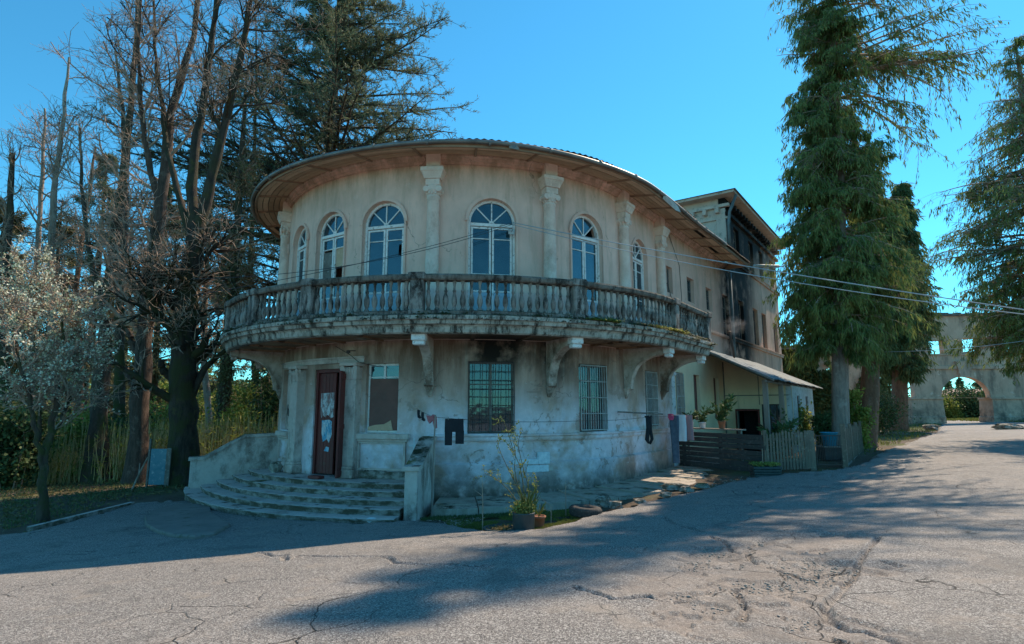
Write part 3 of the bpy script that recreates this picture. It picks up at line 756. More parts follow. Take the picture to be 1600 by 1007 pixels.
def leaf(F, x0, x1, posters=False):
    b = MB(); b.box(x0, x1, -.045, -.02, .68, 3.39, F)
    for zz in (.72, 1.9, 3.2): b.cbox(x0+.02, x1-.02, -.07, -.045, zz, zz+.13, .005, F)
    o = b.build('door', M['maroon'], house); n = 5
    for k in range(n):
        p = MB(); xx = x0+(x1-x0)*k/n; p.cbox(xx+.004, xx+(x1-x0)/n-.004, -.02, .004+random.uniform(0,.004), .68, 3.39, .004, F); p.build('plank', M['maroon'], o)
    return o
l1 = leaf(F, -.60, .06)
# torn notices on the closed leaf
def paper(name, c1, c2, seed):
    t = NT(name); f = t.mr(t.noise((9,9,3.5), 6, .75), .45, .56); c = t.mix(f, c1, c2)
    f2 = t.mr(t.noise((40,40,14), 3, .7), .56, .62, 0, .8); c = t.mix(f2, c, (.12,.08,.08)); t.col(c).rough(.8); return t.m
M['paper1'] = paper('torn_white_notice', (.66,.64,.64), (.30,.17,.16), 1); M['paper2'] = paper('torn_blue_notice', (.12,.38,.55), (.62,.64,.66), 2)
b = MB(); b.prism([(-.50,2.28),(-.46,2.15),(-.4,2.24),(-.3,2.18),(-.22,2.26),(-.08,2.16),(.02,2.2),(.02,2.86),(-.51,2.84)], .009, .013, F); b.build('torn_notice', M['paper1'], l1)
b = MB(); b.prism([(-.42,1.75),(-.36,1.52),(-.2,1.6),(-.12,1.5),(-.02,1.72),(-.04,2.08),(-.15,2.12),(-.43,2.1)], .009, .013, F); b.prism([(-.3,1.28),(-.12,1.26),(-.1,1.38),(-.22,1.4)], .009, .013, F); b.build('torn_notice', M['paper2'], l1)
Fh = F @ Matrix.Translation((.60, .06, 0)) @ Matrix.Rotation(R_(66), 4, 'Z')
l2 = leaf(Fh, .0, .62)

# steps
STEPH = .13
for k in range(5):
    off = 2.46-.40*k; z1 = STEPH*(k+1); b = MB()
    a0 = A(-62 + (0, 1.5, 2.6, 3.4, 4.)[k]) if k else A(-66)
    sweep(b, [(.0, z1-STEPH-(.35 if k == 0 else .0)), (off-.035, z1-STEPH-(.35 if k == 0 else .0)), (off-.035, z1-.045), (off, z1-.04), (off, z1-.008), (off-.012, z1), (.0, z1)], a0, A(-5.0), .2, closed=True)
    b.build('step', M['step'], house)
# stair walls
def cheek(phi, prof, cap, th=.36, name='stair_wall'):
    F = WF2(A(phi)); b = MB(); b.prism(prof, -th/2, th/2, F); o = b.build(name, M['cheek'], house)
    b = MB()
    for i in range(len(cap)-1):
        (x0, z0), (x1, z1) = cap[i], cap[i+1]; b.prism([(x0,z0+.002),(x1,z1+.002),(x1,z1+.09),(x0,z0+.09)], -th/2-.05, th/2+.05, F)
    b.build('coping', M['cheek'], o)
cheek(-3.4, [(-.03,-.3),(2.05,-.3),(2.05,1.08),(1.72,1.10),(.42,1.62),(-.03,1.64)], [(.0,1.64),(.42,1.62),(1.72,1.10),(2.10,1.08)], th=.27)
cheek(-63.5, [(-.03,-.3),(2.35,-.3),(2.35,.92),(2.0,.94),(.95,1.56),(-.03,1.58)], [(.0,1.58),(.95,1.56),(2.0,.94),(2.40,.92)])

# roof and eaves
EO = 1.14; b = MB(); rows = []; n = int((AJ+11.5-(AL-2))/.035)
for i in range(n+1):
    a = AL-2+(AJ+11.5-(AL-2))*i/n; c = .018*math.sin(2*PI*a/.16)
    sag = .03*math.sin(a*.9)+.02*math.sin(a*2.3)
    rows.append([tuple(W(a, 9.15+c+sag, EO+.06)), tuple(W(a, 9.55+c+sag*.5, -.6)), tuple(W(a, 10.45+c, -4.6)), tuple(W(a, 10.7, -6.1))])
b.grid(rows); b.build('roof', M['tin'], house)
b = MB(); sweep(b, [(EO-.08,9.00),(EO-.02,8.99),(EO-.02,9.10),(EO-.08,9.12)], AL-2, AJ+11.5, .3, closed=True); b.build('fascia_board', M['soffit_old'], house)
b = MB(); n = 150; pp = [W(A(-80)+(AJ+7.6-A(-80))*i/n, 9.08+.03*math.sin((A(-80)+(AJ+9.6-A(-80))*i/n)*.9), EO+.055) for i in range(n+1)]; b.tube(pp, .055, 7)
gt = b.build('gutter', M['gutter'], house, True)
k = A(-78)
while k < AJ+7.4:
    F = WF(k, 0, EO+.05); b = MB(); b.lathe([(.066,-.03),(.07,-.02),(.07,.02),(.066,.03)], 8, F @ Matrix.Translation((0,.005,9.08)) @ Matrix.Rotation(PI/2,4,'Y')); b.build('gutter_joint', M['gutter'], gt); k += random.uniform(1.0, 1.4)
# soffit: boards run along the curve, panels parted by battens
k = A(-110); q = 0; SP = 1.42
while k < AJ+11.3:
    k1 = min(k+SP, AJ+11.4); b = MB()
    for j in range(6):
        o0 = .05+j*(EO-.13)/6; o1 = o0+(EO-.13)/6-.022
        if random.random() < .04: continue
        dz = random.uniform(-.012,.008); zz = lambda o: 9.235-.19*o/EO
        sweep(b, [(o0,zz(o0)+dz),(o1,zz(o1)+dz),(o1,zz(o1)+dz+.02),(o0,zz(o0)+dz+.02)], k+.03, k1-.03, .36, closed=True)
    b.build('soffit_panel', M['soffit'], house)
    b = MB(); b.add([(.02,-.022,9.19),(EO-.08,-.022,9.005),(EO-.08,.022,9.005),(.02,.035,9.19),(.02,-.035,9.24),(EO-.08,-.035,9.06),(EO-.08,.035,9.06),(.02,.035,9.24)],[(0,3,2,1),(4,5,6,7),(0,1,5,4),(1,2,6,5),(2,3,7,6),(3,0,4,7)], WF2(k)); b.build('soffit_batten', M['soffit_old'], house)
    k = k1; q += 1
b = MB(); b.add([(.0,0,9.3),(EO+.05,0,9.12),(EO+.05,.02,9.12),(.0,.02,9.3),(.0,0,8.98),(EO+.05,0,8.98),(EO+.05,.02,8.98),(.0,.02,8.98)],[(0,3,2,1),(4,5,6,7),(0,1,5,4),(1,2,6,5),(2,3,7,6),(3,0,4,7)], WF2(AJ+11.45)); b.build('verge_board', M['soffit_old'], house)
# ceiling over the upper rooms
n = 60; aa = [AL-3+(AJ+SEND-AL+3)*i/n for i in range(n+1)]; b = MB(); b.v = [tuple(W(a, 9.22, -.1)) for a in aa]; b.f = [tuple(range(n+1))]; b.mi = [0]; b.build('ceiling', M['room'], house)
# bent flashing scraps hanging from the eaves
b = MB(); F = WF(A(13.6), 0, EO); b.add([(-.16,.07,9.16),(.1,.09,9.14),(.14,.03,8.99),(-.02,.12,8.96),(-.13,.05,9.0)],[(0,1,2,3,4)],F); b.build('bent_flashing', M['gutter'], house)
b = MB(); F = WF(AJ+1.15, 0, EO); b.add([(-.5,.1,9.13),(.5,.16,9.0),(.62,.22,8.80),(.40,.12,8.82),(-.45,.02,8.98)],[(0,1,2,3,4)],F); b.build('bent_flashing', M['whiteiron'], house)
# wire run and insulator on the wall
b = MB(); F = WF(A(15.4), 0, 0); b.box(-.08,.08,0,.03,7.1,7.25,F); b.tube([(0,.02,7.18),(0,.22,7.18),(0,.24,7.3)], .012, 5, F); b.lathe([(.02,0),(.04,.02),(.03,.05),(.045,.07),(.02,.1)], 8, F @ Matrix.Translation((0,.24,7.28))); b.build('wire_insulator', M['whiteiron'], house)
for pl in ([(2.05+.9,8.6),(2.05+.95,7.2),(3.9,6.9),(4.6,5.9)], [(4.2,8.9),(5.2,7.9),(5.3,6.6),(5.0,5.9)]):
    b = MB(); b.tube([W(AJ+x, z, .03) for x, z in pl], .010, 4); b.build('loose_cable', M['iron'], house)
# lamp bracket above the portal
b = MB(); F = WF(A(-21), 0, 0); b.tube([(-.9,.03,4.1),(-.4,.05,3.85),(.0,.18,3.62),(.55,.06,3.5)], .009, 4, F); b.lathe([(.0,-.05),(.05,-.03),(.055,.03),(.0,.05)], 8, F @ Matrix.Translation((-.25,.32,3.9))); b.tube([(-.25,.02,3.95),(-.25,.3,3.93)], .012, 5, F); b.build('lamp_socket', M['iron'], house)
# pieces of exposed blockwork in the plinth
for (a, z, w, h) in ((20.5,1.0,.30,.13),(23.4,1.0,.34,.30),(21.8,.80,.62,.17),(24.8,.82,.22,.15),(17.5,1.01,.4,.10)):
    b = MB(); b.cbox(-w/2,w/2,.0,.085,z,z+h,.008,WF(A(a),0,0)); b.build('exposed_block', M['chalk'] if a < 24 else M['cheek'], house)
# ------------------------------------------------------------ three-storey block behind the low wing
JP = HC + HN*HR                                    # where the straight side begins
def ST(s, t, z=0.0): p = JP + HW*s + HN*t; return Vector((p.x, p.y, z))
def FR(s, t, ang_axis='side'):                     # frame: x to the right seen from outside, y outward
    p = ST(s, t)
    if ang_axis == 'side': x, y = HW, HN           # faces HN
    else: x, y = HN, -HW                           # faces -HW (towards the camera)
    return Matrix(((x.x, y.x, 0, p.x), (x.y, y.y, 0, p.y), (0, 0, 1, 0), (0, 0, 0, 1)))
def plaster_tall():
    t = NT('tall_block_plaster')
    c = t.mix(t.mr(t.noise(.7, 6, .6), .35, .65), (.70,.46,.34), (.52,.34,.25))
    c = t.mix(t.mr(t.noise((2,2,.35), 6, .7), .50, .72, 0, .8), c, (.20,.15,.115))
    c = t.mix(t.mr(t.noise(2.4, 8, .7), .6, .68, 0, .6), c, (.52,.47,.40))
    for p, sc in ((ST(12.6,0,6.8), (.21,.21,.09)), (ST(13.6,0,11.6), (.19,.19,.22)), (ST(17,0,12.6), (.13,.13,.40))):
        d = t.dist(tuple(p), sc); s_ = t.math('MULTIPLY', t.mr(d, 1.1, .45, 0, 1, True), t.mr(t.noise(1.1, 5, .6), .22, .5)); c = t.mix(s_, c, (.014,.013,.013))
    t.col(c).rough(.93).bump(t.noise(9, 6, .7), .5, .03); return t.m
M['tall'] = plaster_tall()
M['gable'] = simple('pale_gable_plaster', (.72,.58,.48), (.58,.46,.38), 1.5, .9, .4, 20, .02, c3=(.25,.22,.18), stretch=(1,1,.4))
block = thing('three_storey_block', (JP.x+HW.x*SEND, JP.y+HW.y*SEND, .3), 'tall soot-blackened three-storey stucco block behind the round-fronted mansion', 'apartment block')
TW = [(14.1,1.0,9.95,11.7),(17.1,1.0,9.95,11.7),(19.4,1.0,9.95,11.7),(22.2,1.0,9.95,11.7),(14.2,1.0,5.85,7.9),(17.2,1.05,5.85,7.9),(19.2,1.05,5.85,7.9),(22.2,1.1,5.85,7.7),(14.5,1,2,3.7),(18,1,2,3.7),(21.5,1,2,3.7)]
mb, nout = wall_mesh(lambda a, z, o: ST(a, o, z), SEND, 23.6, -.4, 12.9, [rect_loop(*h) for h in TW], step=1.0)
mb.build('side_wall', M['tall'], block)
mb, nout = wall_mesh(lambda a, z, o: ST(SEND-o+.001, a, z), -12, -.33, 9.0, 12.9, [rect_loop(-3.4,1.0,9.95,11.3)], step=1.0)
mb.build('gable_wall', M['gable'], block)
b = MB(); b.add([tuple(ST(23.6,t,z)) for t in (0,-12) for z in (-.4,12.9)], [(0,1,3,2)]); b.add([tuple(ST(s,-12,z)) for s in (SEND,23.6) for z in (-.4,12.9)], [(0,1,3,2)])
b.build('back_wall', M['tall'], block)
for i, h in enumerate(TW):
    F = FR(h[0], -.2); o = rect_window(0, h[1], h[2], h[3], nx=2, bars=(.68,), mat='oldwood' if i != 3 else 'maroon', parent=block, F=F, pane='glass')
    if i < 8: b = MB(); b.box(-h[1]/2, h[1]/2, -.4, -.3, h[2], h[3], F); b.build('dark_room_backing', M['dark'], o)  # near-black sheet behind the panes stands in for the unlit room
for z in (5.70, 9.72):
    b = MB(); F = FR(SEND, 0); b.box(.0, 11.4, -.02, .09, z-.06, z+.08, F); b.box(.0, 11.43, -.02, .13, z+.08, z+.13, F); b.build('string_course', M['tall'], block)
b = MB(); F = FR(SEND, 0); b.box(-.06, 11.5, -.02, .16, 11.95, 12.1, F); b.build('cornice_band', M['tall'], block)
F2 = FR(SEND, 0, 'g'); b = MB(); b.box(-12, .15, -.02, .09, 11.75, 11.85, F2); b.box(-12, .22, -.02, .18, 12.35, 12.5, F2); b.build('cornice_band', M['gable'], block)
for k in range(16):
    b = MB(); b.cbox(-.35-.62*k-.10, -.35-.62*k+.10, -.02, .30, 12.05, 12.36, .02, F2); b.build('cornice_bracket', M['gable'], block)
for k in range(20):
    b = MB(); b.cbox(.2+.57*k, .4+.57*k, -.02, .32, 12.35, 12.6, .02, F); b.build('cornice_bracket', M['tall'], block)
b = MB(); b.cbox(-.45,.0,-.06,.08,9.0,12.3,.01,F2); b.build('corner_pilaster', M['gable'], block)
b = MB(); c = [ST(SEND-.6,.6,12.85),ST(24.2,.6,12.85),ST(24.2,-12.6,12.85),ST(SEND-.6,-12.6,12.85)]
d = [p+Vector((0,0,.12)) for p in c]; e = [ST(SEND+5,-6,13.9),ST(18.5,-6,13.9)]
b.add([tuple(p) for p in c+d], [(0,3,2,1),(0,1,5,4),(1,2,6,5),(2,3,7,6),(3,0,4,7)]); b.build('eaves_board', M['gable'], block)
b = MB(); cc = [ST(SEND-.7,.7,12.975),ST(24.3,.7,12.975),ST(24.3,-12.7,12.975),ST(SEND-.7,-12.7,12.975)]; b.add([tuple(p) for p in cc+e], [(0,1,5,4),(1,2,5),(2,3,4,5),(3,0,4),(0,3,2,1)]); b.build('roof', M['tin'], block)
M['pipe'] = simple('grey_blue_drainpipe', (.20,.24,.25), (.12,.13,.13), 3, .5, .2, 20, metal=.2)
b = MB(); b.tube([ST(SEND-.25,.62,12.8),ST(SEND-.2,.25,12.0),ST(SEND-.2,.17,11.4),ST(SEND-.2,.17,9.9)], .075, 8); b.tube([ST(SEND-.35,.14,8.9),ST(SEND-.35,.14,1.0)], .075, 8); b.build('drainpipe', M['pipe'], block, True)
b = MB(); b.tube([ST(SEND-.1,1.2,9.15),ST(SEND+.8,1.5,9.3),ST(SEND+1.9,1.9,9.45)], .07, 8); b.build('gutter_pipe', M['whiteiron'], block, True)

# ------------------------------------------------------------ annex with its lean-to porch
annex = thing('porch_annex', tuple(ST(10.35,1.4,.5)), 'low pale yellow annex with corrugated lean-to roof and open porch against the mansion side', 'annex')
AP = 2.75; AS = 10.35
mb, nout = wall_mesh(lambda a, z, o: ST(AS-o+.001, a, z), .01, AP, .2, 4.6, [rect_loop(.95,1.02,.5,2.42), rect_loop(2.0,.92,1.25,2.62)], thick=.2, step=.5)
# clip the front wall under the roof slope
def roofz(t): return 4.80-(4.80-3.42)*t/2.95
mb.v = [(x, y, min(z, roofz(max(0, (Vector((x,y,0))-JP).dot(HN)))-.06)) for x, y, z in mb.v]
mb.build('front_wall', M['yellow'], annex)
M['bluewash'] = simple('peeling_pale_blue_wash', (.66,.68,.72), (.48,.48,.48), 2.5, .9, .5, 20, .02, c3=(.10,.09,.085), stretch=(2,2,.6))
mb, nout = wall_mesh(lambda a, z, o: ST(a, AP+o, z), AS, 15.8, .2, roofz(AP)-.06, [rect_loop(11.9,.6,1.5,3.0), rect_loop(14.0,.6,1.5,3.0)], thick=.2, step=.6)
mb.build('side_wall', M['bluewash'], annex)
b = MB(); b.add([tuple(ST(15.8,t,z)) for t, z in ((0,.2),(AP,.2),(AP,roofz(AP)-.06),(0,4.7))], [(0,1,2,3)]); b.build('end_wall', M['bluewash'], annex)
for s in (11.9, 14.0):
    rect_window(0, .58, 1.5, 3.0, nx=1, bars=(.5,), mat='maroon', parent=annex, F=FR(s, AP-.1))
F = FR(AS, 2.0, 'g') @ Matrix.Translation((0,-.1,0)); rect_window(0, .92, 1.25, 2.62, nx=3, bars=(.5,), mat='iron', parent=annex, F=F, fw=.04, pane='glass')
F = FR(AS, .95, 'g'); b = MB(); b.cbox(-.50,-.43,-.06,.04,.5,2.4,.006,F); b.cbox(.43,.50,-.06,.04,.5,2.4,.006,F); b.cbox(-.43,.43,-.06,.04,2.33,2.4,.006,F); b.build('door_frame', M['maroon'], annex)
b = MB(); b.box(-.43,.43,-1.2,-1.15,.5,2.4,F); b.box(-.43,.43,-1.2,-.15,.48,.5,F); b.build('dark_hall', M['dark'], annex)
b = MB(); b.cbox(0,.42,-.02,.02,.52,2.33,.006,F @ Matrix.Translation((-.43,.02,0)) @ Matrix.Rotation(R_(72),4,'Z')); b.build('door', M['oldwood'], annex)
# thin battens over the yellow wall joints
b = MB(); b.box(.02, AP-.1, .004, .02, 2.98, 3.02, FR(AS,0,'g')); b.box(1.46,1.49,.004,.02,2.6,3.9,FR(AS,0,'g')); b.box(-.02,.03,.0,.03,.8,4.5,FR(AS,.02,'g')); b.build('wall_batten', M['oldwood'], annex)
# roof sheets: each a sheet of its own, lapped
M['tinblue'] = simple('weathered_blue_grey_sheet', (.24,.31,.35), (.15,.19,.215), 2, .7, .3, 18, .01, c3=(.20,.14,.10))
ns = 12
for k in range(ns):
    s0u, s1u = 7.7+(16.7-7.7)*k/ns, 7.7+(16.7-7.7)*(k+1)/ns+.10
    s0l, s1l = 5.9+(16.9-5.9)*k/ns, 5.9+(16.9-5.9)*(k+1)/ns+.10
    rows = []; lift = .012*(k % 2)+random.uniform(0,.012); ex = random.uniform(-.06,.08)
    for j in range(4):
        f = j/3; t = -.0+(3.0+ex)*f
        rows.append([tuple(ST((s0u+(s1u-s0u)*i/28)*(1-f)+(s0l+(s1l-s0l)*i/28)*f, t, roofz(t)+.06+lift+.022*math.sin(i*PI/2.33)+(.05 if False else 0))) for i in range(29)])
    b = MB(); b.grid(rows); o = b.build('roof_sheet', M['tinblue'], annex)
    m_ = o.modifiers.new('t', 'SOLIDIFY'); m_.thickness = .008
for k in range(9):
    s0 = 8.0+1.02*k; s1 = 6.3+1.23*k; b = MB(); b.tube([ST(s0,.0,roofz(0)-.03), ST(s1,2.85,roofz(2.85)-.03)], .04, 4); b.build('rafter', M['oldwood'], annex)
b = MB(); b.tube([ST(5.95,2.72,roofz(2.72)-.11), ST(16.6,2.72,roofz(2.72)-.11)], .055, 4); b.tube([ST(7.8,.06,4.68), ST(16.2,.06,4.68)], .05, 4); b.build('roof_beam', M['oldwood'], annex)
b = MB(); b.tube([ST(7.66,.02,roofz(0)+.03), ST(5.86,3.0,roofz(3.0)+.03)], .05, 4); b.build('verge_board', M['oldwood'], annex)
M['post'] = simple('grey_timber_post', (.34,.27,.23), (.22,.175,.15), 3, .85, .5, 20, stretch=(2,2,.4))
for (s, t) in ((6.6, 2.55), (9.0, 2.62)):
    p = ST(s, t); b = MB(); b.cbox(-.085,.085,-.085,.085, gz(p.x,p.y)-.1, roofz(t)-.12, .01, FR(s,t)); b.build('porch_post', M['post'], annex)
b = MB(); p = ST(AS-.2, 2.7); b.tube([ST(AS-1.9,.0,.5),ST(AS-1.9,0,.5)],.01,3); 
# porch floor, raised
b = MB(); b.add([tuple(ST(s,t,z)) for z in (.1,.52) for s,t in ((4.4,.0),(AS,.0),(AS,2.6),(5.2,2.6))], [(0,3,2,1),(4,5,6,7),(0,1,5,4),(1,2,6,5),(2,3,7,6),(3,0,4,7)]); b.build('porch_floor', M['step'], annex)
# pale pier where the round front meets the porch
b = MB(); b.cbox(-.16,.16,-.02,.10,.2,3.6,.015,WF(AJ+3.85,0,0)); b.cbox(-.2,.2,-.02,.14,3.6,3.72,.012,WF(AJ+3.85,0,0)); b.build('pale_blue_pier', M['bluewash'], house)
# stove pipe
stove = thing('stove_pipe', tuple(ST(10.6,.5,4.6)), 'thin sooty stove pipe rising through the lean-to roof', 'stove pipe')
b = MB(); b.tube([ST(10.7,.45,4.4),ST(10.6,.45,5.0),ST(10.25,.42,5.75)], .05, 8); b.build('pipe', M['iron'], stove, True)
b = MB(); b.lathe([(.06,0),(.1,.02),(.01,.1)], 8, Matrix.Translation(ST(10.24,.42,5.80))); b.build('cowl', M['iron'], stove)
sm = bpy.data.materials.new('thin_smoke'); sm.use_nodes = True; nn = sm.node_tree.nodes; nn.remove(nn['Principled BSDF'])
pv = nn.new('ShaderNodeVolumePrincipled'); pv.inputs['Color'].default_value = (.9,.93,1,1); sm.node_tree.links.new(pv.outputs[0], nn['Material Output'].inputs['Volume'])
no = nn.new('ShaderNodeTexNoise'); no.inputs['Scale'].default_value = 2.4; tc = nn.new('ShaderNodeTexCoord'); sm.node_tree.links.new(tc.outputs['Object'], no.inputs['Vector'])
ln = nn.new('ShaderNodeVectorMath'); ln.operation = 'LENGTH'; sm.node_tree.links.new(tc.outputs['Object'], ln.inputs[0])
m1 = nn.new('ShaderNodeMapRange'); m1.inputs[1].default_value = 1.0; m1.inputs[2].default_value = .2; m1.inputs[3].default_value = 0; m1.inputs[4].default_value = 1; sm.node_tree.links.new(ln.outputs['Value'], m1.inputs[0])
m2 = nn.new('ShaderNodeMapRange'); m2.inputs[1].default_value = .42; m2.inputs[2].default_value = .62; m2.inputs[3].default_value = 0; m2.inputs[4].default_value = .7; sm.node_tree.links.new(no.outputs[0], m2.inputs[0])
mm = nn.new('ShaderNodeMath'); mm.operation = 'MULTIPLY'; sm.node_tree.links.new(m1.outputs[0], mm.inputs[0]); sm.node_tree.links.new(m2.outputs[0], mm.inputs[1]); sm.node_tree.links.new(mm.outputs[0], pv.inputs['Density'])
b = MB(); b.lathe([(.02,-1),(.5,-.85),(.86,-.5),(1,0),(.86,.5),(.5,.85),(.02,1)], 14); me = b.mesh('smoke_puff'); o = link('smoke_puff', me, sm)
o.location = ST(10.6,.55,6.15); o.scale = (.62,.62,.48); tag(o, 'small puff of white smoke drifting from the stove pipe', 'smoke', kind='stuff')

# ------------------------------------------------------------ ground, road, pavement
def soil():
    t = NT('soil_and_leaf_litter')
    c = t.mix(t.mr(t.noise(1.2, 8, .7), .35, .62), (.075,.052,.036), (.13,.10,.07))
    c = t.mix(t.mr(t.noise(.35, 6, .6), .5, .62, 0, .8), c, (.085,.11,.03))
    c = t.mix(t.mr(t.noise(14, 4, .7), .58, .66, 0, .7), c, (.22,.17,.11))
    t.col(c).rough(.97).bump(t.noise(7, 8, .75), .9, .06); return t.m
M['soil'] = soil()
xs = np.concatenate([-np.geomspace(900, 42, 26), np.arange(-40, 60.1, .5), np.geomspace(62, 900, 26)])
ys = np.concatenate([-np.geomspace(300, 8, 10), np.arange(-6, 90.1, .5), np.geomspace(92, 1400, 30)])
X, Y = np.meshgrid(xs, ys); Z = ground_np(X, Y)
inner = (np.abs(X) < 60) & (Y < 90)
Z = Z + np.where(inner, .05*(fbm(X*.8, Y*.8, 5)-.5), 0) - .05
ny, nx = X.shape; idx = np.arange(nx*ny).reshape(ny, nx)
q = np.stack([idx[:-1,:-1], idx[:-1,1:], idx[1:,1:], idx[1:,:-1]], -1).reshape(-1, 4)
me = np_mesh('ground', np.stack([X, Y, Z], -1), quads=q, smooth=True); go = link('ground', me, M['soil']); go['kind'] = 'structure'

# road outline (metres, read off the photograph)
RO = [(-60,-3),(-30,3),(-16,9.2)] + [tuple(G(u,v)[:2]) for u, v in ((30,836),(150,806),(205,788),(330,780),(420,800),(560,820),(660,815),(720,826),(760,833),(850,830),(905,812),(990,792),(1080,770),(1160,748),(1262,738),(1330,731),(1358,722),(1380,705),(1420,692),(1462,676),(1472,664),(1468,656))]
RO += [(46,62),(57,79),(64,79),(50,58),(52,45),(60,36),(80,30),(90,0),(60,-20),(0,-20)]
RO = np.array(RO)
def sdist(px, py, poly):
    px = px.ravel(); py = py.ravel(); best = np.full(px.shape, 1e9); ins = np.zeros(px.shape, bool)
    n = len(poly)
    for i in range(n):
        a = poly[i]; c = poly[(i+1) % n]; d = c-a; L = (d*d).sum()+1e-12
        t = np.clip(((px-a[0])*d[0]+(py-a[1])*d[1])/L, 0, 1)
        best = np.minimum(best, np.hypot(px-a[0]-t*d[0], py-a[1]-t*d[1]))
        cr = ((a[1] > py) != (c[1] > py)); xi = a[0]+(py-a[1])/(c[1]-a[1]+1e-12)*(c[0]-a[0]); ins ^= (cr & (px < xi))
    return np.where(ins, best, -best)
def linedist(px, py, pl):
    best = np.full(px.shape, 1e9)
    for i in range(len(pl)-1):
        a = np.array(pl[i]); d = np.array(pl[i+1])-a; L = (d*d).sum()+1e-12
        t = np.clip(((px-a[0])*d[0]+(py-a[1])*d[1])/L, 0, 1); best = np.minimum(best, np.hypot(px-a[0]-t*d[0], py-a[1]-t*d[1]))
    return best
CR = [[(410,868),(428,874),(445,873),(450,880),(470,874),(520,876),(605,875),(618,886),(660,888),(705,890)],
      [(890,808),(960,809),(1035,811),(1052,822),(1072,828),(1100,836)],
      [(1113,843),(1135,853),(1142,862),(1162,868),(1180,884)],
      [(1150,922),(1148,935),(1165,955),(1160,978)], [(1010,942),(1035,947),(1082,944)],
      [(1372,845),(1345,880),(1335,905),(1290,955),(1292,972),(1330,985),(1400,1005)],
      [(1200,760),(1290,764),(1400,770)], [(1255,742),(1330,748)], [(700,890),(760,893)], [(930,860),(990,862),(1010,858)], [(1380,885),(1412,892)],[(900,925),(960,945),(1010,942)],[(1205,890),(1260,905),(1330,895)]]
CRW = [tuple(tuple(G(u,v)[:2]) for u, v in c) for c in CR]
zone = np.array([tuple(G(u,v)[:2]) for u, v in ((960,905),(1130,850),(1290,842),(1372,848),(1345,880),(1290,955),(1400,1006),(900,1006),(1000,950))])
az = np.concatenate([np.linspace(-150,-47,60)[:-1], np.linspace(-47,52,860), np.linspace(52,150,50)[1:]])
rr = np.concatenate([np.geomspace(1.2,3.8,30)[:-1], np.geomspace(3.8,17,330)[:-1], np.geomspace(17,120,120)])
AZ, RR = np.meshgrid(np.radians(az), rr); X = np.sin(AZ)*RR; Y = np.cos(AZ)*RR
Z = ground_np(X, Y)
sd = sdist(X, Y, RO).reshape(X.shape); sd += (fbm(X*1.1, Y*1.1, 11)-.47)*.5 + (noise2(X*5, Y*5, 3)-.5)*.12
zd = sdist(X, Y, zone).reshape(X.shape) + (fbm(X*1.3, Y*1.3, 31, 4)-.47)*2.4
h = np.full(X.shape, .02) + .012*(fbm(X*.9, Y*.9, 2)-.5) + np.clip(.0035*(noise2(X*22, Y*22, 9)-.5), -1, 1)*(RR < 14)
zm = np.clip(zd/.25, 0, 1)
plates = fbm(X*2.1, Y*2.1, 44, 4)
h = h - zm*np.where(plates > .47, .006, .030) - zm*np.clip((.40-plates)*.15, 0, .02) + zm*.010*(noise2(X*13,Y*13,8)-.5)
wob = .10*(fbm(X*3, Y*3, 17)-.5)+.05*(noise2(X*9, Y*9, 5)-.5)
near = RR < 30
for c, pl in enumerate(CRW):
    x0 = min(p[0] for p in pl)-1; x1 = max(p[0] for p in pl)+1; y0 = min(p[1] for p in pl)-1; y1 = max(p[1] for p in pl)+1
    m = near & (X > x0) & (X < x1) & (Y > y0) & (Y < y1)
    if not m.any(): continue
    d = linedist(X[m]+wob[m], Y[m]+wob[m]*.6, pl); w = .030+.025*noise2(X[m]*2.5, Y[m]*2.5, 90+c)
    h[m] -= .045*np.clip(1-d/w, 0, 1)**.5; h[m] += .010*np.exp(-((d-w*1.6)/.05)**2)
edge = np.clip(sd/.08, 0, 1); h = h*edge - .12*(1-edge)
ROADH = h
Z = Z + .02 + h
keep = (sd > -.25)
qi = np.arange(X.size).reshape(X.shape)
q = np.stack([qi[:-1,:-1], qi[:-1,1:], qi[1:,1:], qi[1:,:-1]], -1).reshape(-1, 4)
kq = keep.ravel()[q].all(1); q = q[kq]
u_, inv = np.unique(q, return_inverse=True); V = np.stack([X, Y, Z], -1).reshape(-1, 3)[u_]; q = inv.reshape(-1, 4)
